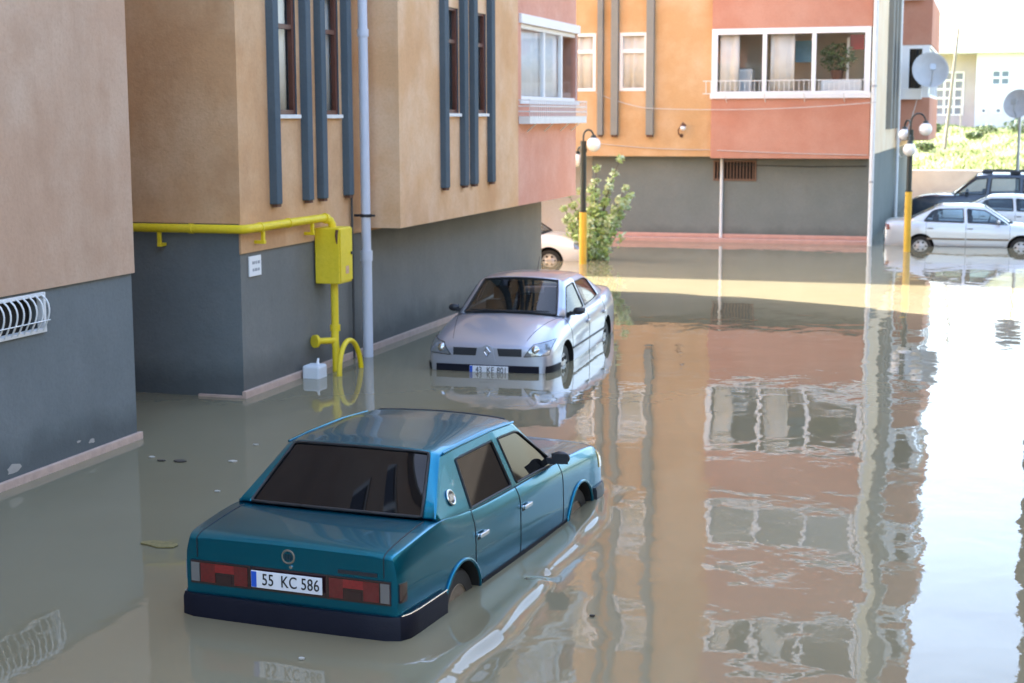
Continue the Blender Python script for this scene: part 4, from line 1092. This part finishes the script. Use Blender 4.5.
    for i in ids:
        pm, _ = separate(glass_me, lambda f: f.material_index == i)
        lp = boundary_loops(pm)
        nm = {2: 'windscreen', 3: 'rear_window'}.get(i, 'side_window')
        bm = bmesh.new(); bm.from_mesh(pm)
        bmesh.ops.remove_doubles(bm, verts=bm.verts, dist=1e-5)
        for f in bm.faces: f.material_index = 0
        bm.normal_update()
        for v in bm.verts: v.co -= v.normal * .006
        bm.to_mesh(pm); bm.free()
        pm.materials.clear(); pm.materials.append(M[P['glass']]); pm.shade_smooth()
        wo = link(nm, pm, root)
        mb = MB()
        for l in lp:
            if len(l) > 8: mb.tube(thin_loop(l, .035), P.get('seal', .011) if i > 3 else P.get('seal_ws', .014), 6, closed=True)
        if mb.v: mb.build('seal', 'blackrub', wo, smooth=60)
    # ---- wheels
    for y in P['axles']:
        for s in (-1, 1): make_wheel(root, s * (P['xw'] + .0), y, P['r'], P.get('ww', .18), P['rim'], P['rr'], P.get('wheel', 'cover'))
    # ---- mirrors
    my, mz, mx = P['mirror']
    for s in (-1, 1):
        mb = MB(); mb.sphere((s * (mx + .09), my, mz + .025), .085, 20, 12, (.92, .52, .62)); mb.box(s * (mx - .03), s * (mx + .05), my - .02, my + .03, mz - .03, mz + .02)
        mo = mb.build('mirror', P.get('mirror_mat', 'blackpl'), root, smooth=60)
        mb = MB(); mb.box(s * (mx + .03), s * (mx + .17), my - .056, my - .050, mz - .012, mz + .07); mb.build('mirror_glass', P.get('mirror_glass', 'chrome'), mo, bevel=.01)
    # ---- seats
    if P.get('seats'):
        for (y, xs_) in P['seats']:
            for x in xs_:
                mb = MB(); z = .55
                mb.box(x - .23, x + .23, y - .06, y + .06, z, z + .50); mb.box(x - .23, x + .23, y, y + .48, z - .12, z + .02); mb.box(x - .12, x + .12, y - .05, y + .04, z + .53, z + .70); mb.tube([(x - .05, y, z + .48), (x - .05, y, z + .56)], .008, 6); mb.tube([(x + .05, y, z + .48), (x + .05, y, z + .56)], .008, 6)
                mb.build('seat', 'seat', root, bevel=.045)
        y, x = P['wheel_at']
        mb = MB(); mb.tube([(x + .18 * math.cos(a), y + .05 * math.sin(a), P.get('swz', .90) + .17 * math.sin(a)) for a in [2 * math.pi * i / 24 for i in range(24)]], .014, 8, closed=True); mb.build('steering_wheel', 'blackpl', root, smooth=60)
        mb = MB(); yd, zd = P['dash']; mb.box(-.62, .62, yd - .25, yd + .30, zd - .25, zd); mb.build('dashboard', 'inter', root, bevel=.06)
    # ---- arch lips
    if P.get('lip'):
        for y in P['axles']:
            for s in (-1, 1):
                pts = []
                for i in range(25):
                    a = math.pi * (-.06 + 1.12 * i / 24); q = P['arch'] + .012
                    yy, zz = y + q * math.cos(a), P['r'] + P.get('archdz', .02) + q * math.sin(a)
                    h_ = full.ray_cast(Vector((s * 3, yy, zz)), Vector((-s, 0, 0)))[0]
                    if h_: pts.append(h_ + Vector((s * .003, 0, 0)))
                mb = MB(); mb.tube(pts, P['lip'], 7); mb.build('arch_lip', P.get('lip_mat', paint), root, smooth=60)
    root_g = gb
    return root, full, body, gb

def plate(parent, loc, rz, body, w=.52, h=.11, lx=1., side='y', flat=True):
    """Number plate with a blue band; faces -y in its own frame."""
    mb = MB(); mb.box(-w / 2, w / 2, -.006, .006, -h / 2, h / 2)
    o = mb.build('number_plate', 'plate', parent, bevel=.003); o.location = loc; o.rotation_euler = (0, 0, rz)
    mb = MB(); mb.box(-w / 2 + .004, -w / 2 + .042, -.0085, -.0062, -h / 2 + .004, h / 2 - .004); mb.build('blue_band', 'plateblue', o)
    if body:
        for word, px in zip(body, (-.145, .01, .165)):
            tm = text_mesh(word, h * .98, 'lettering', lx); tm.materials.append(M['text'])
            t = link('lettering', tm, o); t.location = (px + .012, -.0085, 0)
    return o

# ------------------------------------------------------------------ teal saloon
WL = .365
teal = dict(loc=(-4.241, 8.797, -WL), rz=-4.364, paint='teal', group=None, lv=3,
    label='teal green three-box saloon seen from behind, sunk to its bumper in the foreground',
    # y, sill, mid, shoulder, deck edge, inner, z shoulder, z edge, z inner, z centre
    body=[(.055, .71, .770, .770, .742, .62, .79, .888, .895, .899), (.095, .73, .790, .792, .760, .63, .80, .915, .922, .929),
          (.22, .745, .802, .802, .772, .64, .80, .932, .942, .949), (.66, .76, .815, .812, .780, .65, .81, .978, .993, 1.003),
          (.80, .76, .818, .813, .780, .65, .81, .972, .955, .955), (1.27, .77, .82, .816, .778, .64, .82, .912, .86, .86), (2.13, .78, .825, .82, .776, .63, .81, .898, .85, .85),
          (2.95, .78, .825, .819, .770, .63, .80, .886, .89, .90), (3.10, .78, .825, .817, .766, .64, .79, .882, .913, .93), (3.6, .78, .825, .812, .758, .63, .77, .862, .893, .905),
          (3.98, .77, .815, .80, .745, .61, .75, .835, .865, .878), (4.12, .75, .80, .785, .73, .60, .73, .80, .83, .842), (4.18, .72, .77, .76, .70, .58, .70, .765, .785, .79)],
    cabin=(4, 7), creases={('row', 6): .8, ('row', 5): .3, ('st', 0): .6, ('st', 12): .4},
    # foot y, top y, x foot, z foot, x top, z top, z centre
    house=[(.70, .70, .765, .988, .705, .995, 0, 'base', .012, -1), (1.10, 1.12, .766, .930, .592, 1.350, 1.366, -.045), (1.26, 1.30, .766, .915, .600, 1.362, 1.380), (2.06, 1.95, .764, .900, .610, 1.366, 1.390),
           (2.15, 2.04, .764, .898, .611, 1.364, 1.389), (2.60, 2.46, .760, .888, .605, 1.342, 1.368), (3.03, 3.00, .752, .886, .665, .905, 0, 'base', .022, 1)],
    rear_seg=0, front_seg=5, side_glass={2: 0, 4: 1, 5: 1}, house_crease=(1, 2, 3, 4, 5), glass='glassteal', seal=.009, seal_ws=.011, pillar=.028,
    axles=(1.0, 3.49), arch=.315, r=.285, rr=.175, xw=.780, rim='steel', wheel='steel', archdz=.02,
    doors=((1.24, 2.10), (2.10, 3.05)), door_z=.335, handle_z=.735, handle_mat='chrome', mirror=(2.92, .93, .755), lip=.014, mirror_glass='blackpl')
T, tb, tbody, tg = build_car(teal)
# bumper that wraps round the tail and runs on to the rear arches
def wrap_bumper(root, pts, z0, z1, d, mat, name='bumper', parent=None):
    """pts: half outline from the centre outwards, list of (x,y); a closed bar with rounded outer face."""
    P_ = [(-x, y) for x, y in pts[::-1]] + pts[1:]
    n = len(P_); vs = []; prof = [(0, z0), (.6, z0), (1, z0 + .02), (1, z1 - .03), (.75, z1), (0, z1)]
    for i, (x, y) in enumerate(P_):
        a = Vector(P_[max(i - 1, 0)]); b_ = Vector(P_[min(i + 1, n - 1)]); t = (b_ - a).normalized(); nrm = Vector((t.y, -t.x))
        for k, z in prof: vs.append((x + nrm.x * d * k, y + nrm.y * d * k, z))
    K = len(prof); fs = []
    for i in range(n - 1):
        for k in range(K):
            k2 = (k + 1) % K; fs.append((i * K + k, i * K + k2, (i + 1) * K + k2, (i + 1) * K + k))
    fs.append(tuple(range(K))); fs.append(tuple((n - 1) * K + k for k in range(K))[::-1])
    mb = MB(); mb.add(vs, fs); return mb.build(name, mat, parent or root, smooth=40, weld=True)
bo = wrap_bumper(T, [(0, .045), (.45, .05), (.70, .058), (.772, .085), (.792, .13), (.798, .25), (.803, .68)], .30, .515, .045, 'navybump')
mb = MB(); mb.tube([(.838, .69, .517), (.832, .27, .517), (.822, .15, .517), (.795, .075, .517)], .006, 6); mb.build('bright_strip', 'chrome', bo)
mb = MB(); mb.tube([(-.838, .69, .517), (-.832, .27, .517), (-.822, .15, .517), (-.795, .075, .517)], .006, 6)
mb.build('bright_strip', 'chrome', bo)
fb = wrap_bumper(T, [(0, 4.19), (.5, 4.185), (.70, 4.165), (.77, 4.11), (.79, 3.98), (.80, 3.83)], .34, .50, -.05, 'blackpl')
for s in (-1, 1):
    put_patch('sill_cladding', 'navybump', T, tb, 'x', s, [(1.36, .20), (3.15, .20), (3.15, .40), (1.36, .40)], .006, .012, (14, 3))
    # tail lamp: smoked panel with red blocks, clear outer end
    lamp = put_patch('tail_lamp', 'darklens', T, tb, 'y', -1, [(s * .275, .585), (s * .735, .585), (s * .735, .742), (s * .275, .742)], .010, .02, (14, 4))
    for (a, b_, c, d_, mt, nm) in ((.30, .40, .60, .728, 'redlens', 'red_block'), (.40, .545, .672, .728, 'redbright', 'red_block'), (.545, .655, .60, .728, 'redlens', 'red_block'), (.42, .53, .602, .655, 'darklens', 'reverse_block'), (.665, .728, .600, .728, 'clearlens', 'clear_end')):
        put_patch(nm, mt, lamp, tb, 'y', -1, [(s * a, c), (s * b_, c), (s * b_, d_), (s * a, d_)], .014, .008, (6, 4))
    put_patch('side_lens', 'clearlens' if s < 0 else 'darklens', lamp, tb, 'x', s, [(.075, .60), (.15, .60), (.15, .728), (.075, .728)], .008, .012, (4, 4))
    # boot lid shut line and edge
    mb = MB(); pts = []
    for (x, y) in [(s * .685, .055 + .03 * i) for i in range(2, 21)]:
        h_ = tb.ray_cast(Vector((x, y, 3)), Vector((0, 0, -1)))[0]
        if h_: pts.append(h_ + Vector((0, 0, .0005)))
    pts2 = []
    for z in [.76 + .012 * i for i in range(13)]:
        h_ = tb.ray_cast(Vector((s * .685, -2, z)), Vector((0, 1, 0)))[0]
        if h_: pts2.append(h_ + Vector((0, -.0005, 0)))
    mb.tube(pts2 + pts, .0042, 5); mb.build('boot_gap', 'blackrub', T)
    # round pillar badge
    by_, bz_ = 1.0, 1.02
    hit = None
    bd = MB(); bd.tube([(0, .050 * math.cos(a), .050 * math.sin(a)) for a in [2 * math.pi * i / 28 for i in range(28)]], (.009), 8, closed=True)
    badge = bd.build('pillar_badge', 'chrome', T, smooth=60)
    bd = MB(); bd.lathe([(.001, -.006), (.046, -.006), (.046, .002), (.001, .004)], 24, (0, 0, 0), 'x'); bd.build('badge_disc', 'blackpl', badge, smooth=40)
    bd = MB()
    for i in range(5): bd.box(.003, .006, -.026 + .013 * i - .003, -.026 + .013 * i + .003, -.023, .023)
    bd.build('badge_bars', 'chrome', badge)
    hp, hn, *_ = tg.ray_cast(Vector((s * 3, 1.02, 1.06)), Vector((-s, 0, 0)))
    if hn.x * s < 0: hn = -hn
    badge.location = hp + hn * .008; badge.rotation_euler = hn.to_track_quat('X', 'Z').to_euler()
# boot lip groove, lock, badge, script
put_patch('rear_band', 'darklens', T, tb, 'y', -1, [(-.27, .585), (.27, .585), (.27, .742), (-.27, .742)], .004, .012, (10, 3))
mb = MB(); mb.tube([(.043 * math.cos(a), .0, .043 * math.sin(a)) for a in [2 * math.pi * i / 26 for i in range(26)]], .008, 8, closed=True); rb = mb.build('boot_badge', 'steel', T, smooth=60); rb.location = (0, .058, .83)
mb = MB(); mb.lathe([(.001, -.006), (.040, -.005), (.040, .006), (.001, .006)], 24, (0, 0, 0), 'y'); mb.build('badge_disc', 'teal', rb, smooth=40)
mb = MB()
for i in range(5): mb.box(-.024 + .012 * i - .0025, -.024 + .012 * i + .0025, -.010, -.005, -.020, .020)
mb.build('badge_bars', 'blackpl', rb)
mb = MB(); mb.lathe([(.001, -.012), (.012, -.010), (.014, .01), (.001, .01)], 14, (.02, .058, .765), 'y'); mb.build('boot_lock', 'chrome', T, smooth=40)
put_patch('boot_script', 'blackpl', T, tb, 'y', -1, [(.36, .762), (.64, .762), (.64, .786), (.36, .786)], .005, .006, (8, 1))
plate(T, (0.0, .025, .668), 0, ('55', 'KC', '586'), .52, .112, .80)
for s in (-1, 1):      # front lamps
    hl = put_patch('headlight', 'headlens', T, tb, 'y', 1, [(s * .40, .62), (s * .68, .62), (s * .68, .76), (s * .40, .76)], .008, .02, (6, 4))
    put_patch('indicator', 'amber', hl, tb, 'x', s, [(4.02, .64), (4.16, .64), (4.16, .77), (4.02, .78)], .008, .012, (4, 4))
put_patch('grille', 'blackpl', T, tb, 'y', 1, [(-.38, .62), (.38, .62), (.38, .76), (-.38, .76)], .008, .02, (6, 3))
# gutters along the roof
for s in (-1, 1):
    mb = MB(); mb.tube([(s * .606, 1.16, 1.330), (s * .618, 1.45, 1.338), (s * .626, 2.0, 1.340), (s * .624, 2.44, 1.318)], .010, 6); mb.build('roof_gutter', 'teal', T, smooth=60)
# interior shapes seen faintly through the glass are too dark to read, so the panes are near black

# ------------------------------------------------------------------ silver lilac saloon facing the camera
silver = dict(loc=(-6.317, 23.377, -.365), rz=180 + 2.18, paint='silver', lv=2, label='silver lilac saloon facing the camera, half drowned beside the left wall',
    body=[(.02, .70, .76, .76, .68, .55, .85, 1.00, 1.035, 1.045), (.10, .78, .83, .83, .73, .58, .86, 1.045, 1.075, 1.085), (.6, .82, .87, .868, .775, .62, .88, 1.05, 1.085, 1.10),
          (.95, .84, .885, .88, .79, .63, .88, 1.02, 1.0, 1.0), (1.2, .845, .887, .882, .795, .63, .875, 1.0, .94, .94), (2.2, .85, .887, .882, .795, .63, .86, .975, .92, .92), (3.05, .85, .887, .88, .785, .63, .83, .955, .92, .93),
          (3.40, .85, .887, .877, .77, .64, .80, .935, .985, 1.01), (3.55, .85, .885, .872, .76, .62, .785, .92, .985, 1.015), (3.85, .83, .878, .862, .76, .58, .75, .88, .94, .965), (4.15, .81, .868, .845, .73, .54, .71, .81, .86, .88), (4.33, .78, .835, .81, .69, .50, .67, .745, .785, .80), (4.44, .72, .775, .75, .63, .46, .63, .69, .715, .725), (4.48, .64, .69, .67, .56, .42, .60, .655, .675, .685)],
    cabin=(3, 7), creases={('row', 6): .4, ('row', 5): .2, ('st', 0): .3, ('st', 12): .5},
    house=[(.72, .72, .74, 1.055, .60, 1.085, 0, 'base', .015, -1), (1.28, 1.45, .775, 1.03, .57, 1.395, 1.420), (1.50, 1.62, .79, 1.0, .585, 1.408, 1.435), (2.22, 2.20, .80, .975, .605, 1.42, 1.455), (2.30, 2.28, .80, .973, .606, 1.42, 1.455),
           (2.76, 2.70, .795, .965, .598, 1.395, 1.432, .05), (3.22, 3.34, .775, .945, .70, .985, 0, 'base', .05, 1)],
    rear_seg=0, front_seg=5, side_glass={1: 0, 2: 0, 4: 1, 5: 1}, house_crease=(3, 4, 5), glass='glasscar', seal=.008, seal_ws=.012, pillar=.035,
    axles=(.955, 3.64), arch=.355, r=.315, rr=.205, xw=.835, rim='alloy', archdz=.03,
    doors=((1.15, 2.26), (2.26, 3.33)), door_z=.36, handle_z=.80, mirror=(3.02, .985, .80), moulding=(.535, .560), moulding_mat='blackpl',
    seats=((1.55, (-.38, .38)), (2.35, (-.37, .37))), wheel_at=(2.80, -.36), dash=(3.08, .96), swz=.93)
S, sb, sbody, sg_ = build_car(silver)
put_patch('bumper_strip', 'navybump', S, sb, 'y', 1, [(-.69, .315), (.69, .315), (.69, .455), (-.69, .455)], .016, .03, (28, 4))
for s in (-1, 1):
    put_patch('bumper_end', 'navybump', S, sb, 'x', s, [(4.03, .315), (4.47, .315), (4.47, .455), (4.03, .455)], .014, .03, (10, 3))
    put_patch('grille', 'blackpl', S, sb, 'y', 1, [(s * .155, .575), (s * .46, .575), (s * .46, .675), (s * .135, .675)], .005, .012, (10, 4))
    hl = put_patch('headlight', 'headlens', S, sb, 'y', 1, [(s * .49, .575), (s * .80, .60), (s * .815, .765), (s * .60, .725)], .008, .016, (14, 8)); mb = MB(); pl = boundary_loops(hl.data) or []
    qv, _q = patch(sb, 'y', 1, [(s * .49, .575), (s * .80, .60), (s * .815, .765), (s * .60, .725)], n=(14, 8)); rim_ = [qv[i] for i in range(15)] + [qv[j * 15 + 14] for j in range(1, 9)] + [qv[8 * 15 + i] for i in range(13, -1, -1)] + [qv[j * 15] for j in range(7, 0, -1)]
    mb.tube([p + Vector((0, .006, 0)) for p in rim_], .005, 5, closed=True); mb.build('lamp_seam', 'blackrub', hl)
    mb = MB(); h_ = sb.ray_cast(Vector((s * .63, 8, .655)), Vector((0, -1, 0)))[0]; mb.sphere(h_ + Vector((0, -.035, 0)), .062, 16, 10, (1, 1, 1)); mb.build('reflector', 'chrome', hl, smooth=60)
    mb = MB(); pts = []
    for i in range(15):
        x, y = s * (.70 - .20 * i / 14), 3.42 + .92 * i / 14
        h_ = sb.ray_cast(Vector((x, y, 3)), Vector((0, 0, -1)))[0]
        if h_: pts.append(h_)
    mb.tube(pts, .004, 5); mb.build('bonnet_gap', 'blackrub', S)
    mb = MB(); mb.tube([(s * .1, 3.42, 1.035), (s * .42, 3.36, 1.035), (s * .55, 3.34, 1.03)], .009, 6); mb.build('wiper', 'blackrub', S)
# diamond emblem on the nose
h_ = sb.ray_cast(Vector((0, 8, .63)), Vector((0, -1, 0)))[0]
mb = MB(); ey = h_.y + .016
for r0, r1 in ((.052, .030),):
    o4 = [(0, r0 * 1.35), (r0, 0), (0, -r0 * 1.35), (-r0, 0)]; i4 = [(0, r1 * 1.3), (r1 * .9, 0), (0, -r1 * 1.3), (-r1 * .9, 0)]
    vs = [(x, ey, .63 + z) for x, z in o4] + [(x, ey + .012, .63 + z) for x, z in [(a * .78, b_ * .78) for a, b_ in o4]] + [(x, ey, .63 + z) for x, z in i4]
    mb.add(vs, [(i, (i + 1) % 4, 4 + (i + 1) % 4, 4 + i) for i in range(4)] + [(4 + i, 4 + (i + 1) % 4, 8 + (i + 1) % 4, 8 + i) for i in range(4)])
em = mb.build('diamond_emblem', 'chrome', S)
mb = MB(); mb.lathe([(.001, -.02), (.085, -.02), (.085, .004), (.001, .006)], 28, (0, h_.y + .006, .63), 'y'); mb.build('emblem_disc', 'silver', em, smooth=40)
put_patch('nose_blade', 'silver', S, sb, 'y', 1, [(-.11, .50), (.11, .50), (.06, .70), (-.06, .70)], .010, .016, (6, 8))
h_ = sb.ray_cast(Vector((0, 8, .40)), Vector((0, -1, 0)))[0]
plate(S, (-.03, h_.y + .034, .392), math.pi, ('43', 'KE', '801'), .52, .112, .80)
mb = MB(); mb.tube([(0, 1.75, 1.44), (0, 1.62, 1.62)], [.006, .003], 6); mb.build('aerial', 'blackpl', S)

# ------------------------------------------------------------------ pale silver saloon side on
def saloon(loc, rz, paint, label, rim='alloy'):
    return dict(loc=loc, rz=rz, paint=paint, label=label, lv=2,
    body=[(.02, .66, .73, .73, .66, .5, .82, .90, .93, .94), (.08, .74, .79, .79, .70, .55, .83, .955, .975, .985), (.5, .77, .825, .82, .735, .58, .85, .965, .99, 1.0),
          (.90, .78, .835, .83, .745, .6, .85, .955, .95, .95), (1.1, .78, .836, .832, .75, .6, .85, .945, .90, .90), (2.0, .79, .838, .834, .75, .6, .83, .925, .88, .88), (2.8, .79, .838, .832, .745, .6, .81, .905, .88, .89),
          (3.15, .79, .836, .828, .73, .58, .79, .89, .93, .95), (3.5, .78, .828, .815, .70, .55, .75, .84, .885, .90), (3.9, .75, .80, .78, .64, .5, .70, .765, .805, .82), (4.12, .68, .73, .71, .56, .42, .63, .69, .71, .72), (4.19, .58, .64, .62, .48, .36, .58, .63, .65, .655)],
    cabin=(3, 7), creases={('row', 6): .3, ('st', 0): .4},
    house=[(.62, .62, .70, .965, .55, .995, 0, 'base', .012, -1), (1.02, 1.32, .735, .945, .52, 1.345, 1.375), (1.16, 1.42, .745, .935, .53, 1.36, 1.388), (1.98, 1.94, .748, .918, .545, 1.37, 1.40), (2.06, 2.02, .748, .916, .545, 1.37, 1.40),
           (2.52, 2.46, .745, .908, .535, 1.335, 1.37), (3.02, 3.05, .73, .895, .58, .935, 0, 'base', .03, 1)],
    rear_seg=0, front_seg=5, side_glass={1: 0, 2: 0, 4: 1, 5: 1}, house_crease=(3, 4, 5), glass='glasspale', seal=.012,
    axles=(.92, 3.36), arch=.335, r=.295, rr=.19, xw=.79, rim=rim, archdz=.02,
    doors=((1.05, 2.02), (2.02, 3.08)), door_z=.34, handle_z=.80, mirror=(2.80, .95, .75), mirror_mat=paint, moulding=(.50, .545), moulding_mat=paint if paint == 'whitecar' else 'steel',
    seats=((1.25, (-.36, .36)), (2.1, (-.36, .36))), wheel_at=(2.55, -.35), dash=(2.75, .90), swz=.88)
E1, eb, ebody, _g = build_car(saloon((-2.55, 41.52, -.33), -90, 'silver2', 'pale silver saloon parked side on at the far right, nearest of the cars there'))
for s in (-1, 1):
    put_patch('tail_lamp', 'redlens', E1, eb, 'y', -1, [(s * .45, .72), (s * .70, .72), (s * .70, .88), (s * .45, .88)], .008, .016, (6, 4))
    put_patch('tail_lamp', 'redlens', E1, eb, 'x', s, [(.03, .72), (.16, .74), (.13, .87), (.04, .88)], .008, .012, (4, 4))
wrap_bumper(E1, [(0, .0), (.5, .02), (.68, .06), (.75, .16), (.79, .5)], .30, .52, .03, 'silver2')
put_patch('bumper_strip', 'blackpl', E1, eb, 'y', -1, [(-.6, .44), (.6, .44), (.6, .49), (-.6, .49)], .04, .02, (10, 2))
plate(E1, (0, -.03, .62), 0, '', .52, .112)
E2, e2b, _, _g = build_car(saloon((-1.30, 46.9, -.33), -90, 'whitecar', 'white saloon, only its roof showing behind the pale silver saloon'))
for s in (-1, 1): put_patch('tail_lamp', 'redlens', E2, e2b, 'y', -1, [(s * .45, .72), (s * .70, .72), (s * .70, .88), (s * .45, .88)], .008, .016, (6, 4))
E3, e3b, _, _g = build_car(saloon((-13.0, 35.1, -.33), -90, 'whitecar', 'white saloon parked in the side passage behind the sapling, mostly hidden by the left wall'))
for s in (-1, 1): put_patch('headlight', 'headlens', E3, e3b, 'x', s, [(3.95, .60), (4.12, .60), (4.08, .72), (3.90, .74)], .008, .016, (4, 4))

# ------------------------------------------------------------------ dark off-roader
suv = dict(loc=(2.32, 52.6, -.33), rz=90, paint='navy', lv=2, label='dark blue off-roader with roof rails parked at the back, nose towards the left',
    body=[(.02, .80, .86, .86, .80, .6, .98, 1.10, 1.13, 1.14), (.12, .84, .91, .91, .83, .62, 1.0, 1.14, 1.16, 1.17), (.4, .86, .925, .92, .845, .65, 1.0, 1.15, 1.12, 1.12), (1.4, .86, .925, .92, .85, .65, 1.0, 1.14, 1.08, 1.08), (2.4, .87, .925, .92, .85, .65, .99, 1.12, 1.06, 1.06),
          (3.1, .87, .925, .92, .845, .65, .98, 1.10, 1.08, 1.09), (3.45, .87, .925, .915, .84, .66, .97, 1.08, 1.13, 1.15), (4.0, .86, .92, .905, .82, .64, .95, 1.05, 1.11, 1.125), (4.45, .83, .89, .88, .79, .6, .92, 1.01, 1.06, 1.07), (4.66, .78, .85, .84, .75, .56, .88, .95, .98, .985), (4.73, .72, .79, .78, .7, .5, .84, .90, .92, .925)],
    cabin=(2, 6), creases={('row', 6): .35, ('st', 0): .4, ('st', 10): .3},
    house=[(.14, .14, .80, 1.13, .70, 1.145, 0, 'base', .01, -1), (.28, .36, .84, 1.14, .66, 1.72, 1.76), (.42, .46, .845, 1.14, .67, 1.74, 1.78), (1.30, 1.30, .85, 1.125, .685, 1.77, 1.81), (1.42, 1.42, .85, 1.125, .685, 1.77, 1.81), (2.32, 2.26, .85, 1.115, .685, 1.765, 1.81), (2.44, 2.38, .85, 1.113, .685, 1.763, 1.805),
           (2.82, 2.72, .848, 1.105, .67, 1.72, 1.765), (3.38, 3.40, .83, 1.09, .68, 1.125, 0, 'base', .03, 1)],
    rear_seg=0, front_seg=7, side_glass={2: 0, 4: 1, 6: 2, 7: 2}, house_crease=(1, 2, 3, 4, 5, 6, 7), glass='glasspale', seal=.015,
    axles=(.98, 3.83), arch=.42, r=.37, rr=.22, xw=.87, rim='alloy', archdz=.02,
    doors=((1.36, 2.38), (2.38, 3.42)), door_z=.42, handle_z=.98, mirror=(3.02, 1.16, .85), mirror_mat='navy',
    seats=((1.5, (-.40, .40)), (2.5, (-.40, .40))), wheel_at=(2.95, -.38), dash=(3.15, 1.10), swz=1.10)
V, vb, _, _g = build_car(suv)
for s in (-1, 1):
    mb = MB(); mb.tube([(s * .66, .50, 1.79), (s * .66, .55, 1.85), (s * .66, 2.45, 1.86), (s * .66, 2.55, 1.79)], .022, 8); rl = mb.build('roof_rail', 'blackpl', V, smooth=60)
    for y in (.55, 1.55, 2.40):
        mb = MB(); mb.box(s * .66 - .045, s * .66 + .045, y - .16, y + .16, 1.76, 1.875); mb.build('rail_foot', 'blackpl', rl, bevel=.02)
    put_patch('headlight', 'headlens', V, vb, 'y', 1, [(s * .48, .72), (s * .74, .72), (s * .76, .90), (s * .48, .88)], .008, .02, (6, 4))
put_patch('grille', 'chrome', V, vb, 'y', 1, [(-.4, .68), (.4, .68), (.44, .88), (-.44, .88)], .008, .02, (8, 4))
# ================================================================== LIGHT, CAMERA
SUN_EL, SUN_AZ = 36., (-.915, .403)
w = bpy.data.worlds.new('World'); scene.world = w; w.use_nodes = True
nt = w.node_tree; bg = nt.nodes['Background']
sky = nt.nodes.new('ShaderNodeTexSky'); sky.sky_type = 'NISHITA'; sky.sun_disc = False
sky.sun_elevation = R(SUN_EL); sky.sun_rotation = math.atan2(SUN_AZ[0], SUN_AZ[1])
sky.altitude = 30; sky.air_density = 1.0; sky.dust_density = 3.0; sky.ozone_density = 1.
nt.links.new(sky.outputs[0], bg.inputs[0]); bg.inputs[1].default_value = .15
sl = bpy.data.lights.new('sun', 'SUN'); sl.energy = 5.0; sl.angle = R(.6); sl.color = (1., .95, .87)
so = bpy.data.objects.new('sun', sl); COL.objects.link(so)
d = Vector((SUN_AZ[0] * math.cos(R(SUN_EL)), SUN_AZ[1] * math.cos(R(SUN_EL)), math.sin(R(SUN_EL))))
so.rotation_euler = (-d).to_track_quat('-Z', 'Y').to_euler(); so.location = (-30, 20, 40)
cd = bpy.data.cameras.new('camera'); co = bpy.data.objects.new('camera', cd); COL.objects.link(co); scene.camera = co
cd.sensor_width = 36; cd.lens = 1550 / 1024 * 36; cd.clip_end = 1000; cd.clip_start = .1
co.matrix_world = Matrix.Translation((0, 0, 3.268)) @ Matrix.Rotation(R(17.082), 4, 'Z') @ Matrix.Rotation(R(90 - 8.2216), 4, 'X') @ Matrix.Rotation(R(-.1845), 4, 'Z')
cd.dof.use_dof = True; cd.dof.focus_distance = 10.5; cd.dof.aperture_fstop = 3.2; cd.dof.aperture_blades = 0
scene.view_settings.view_transform = 'Standard'; scene.view_settings.look = 'None'
scene.view_settings.exposure = 2.85; scene.view_settings.gamma = 1
scene.view_settings.use_curve_mapping = False
scene.render.engine = 'CYCLES'
cy = scene.cycles; cy.max_bounces = 10; cy.diffuse_bounces = 4; cy.glossy_bounces = 5; cy.transparent_max_bounces = 12; cy.caustics_reflective = False; cy.caustics_refractive = False
cy.use_denoising = True; cy.sample_clamp_indirect = 6.
for o in bpy.data.objects:
    for k in ('_world', '_off'):
        if k in o: del o[k]
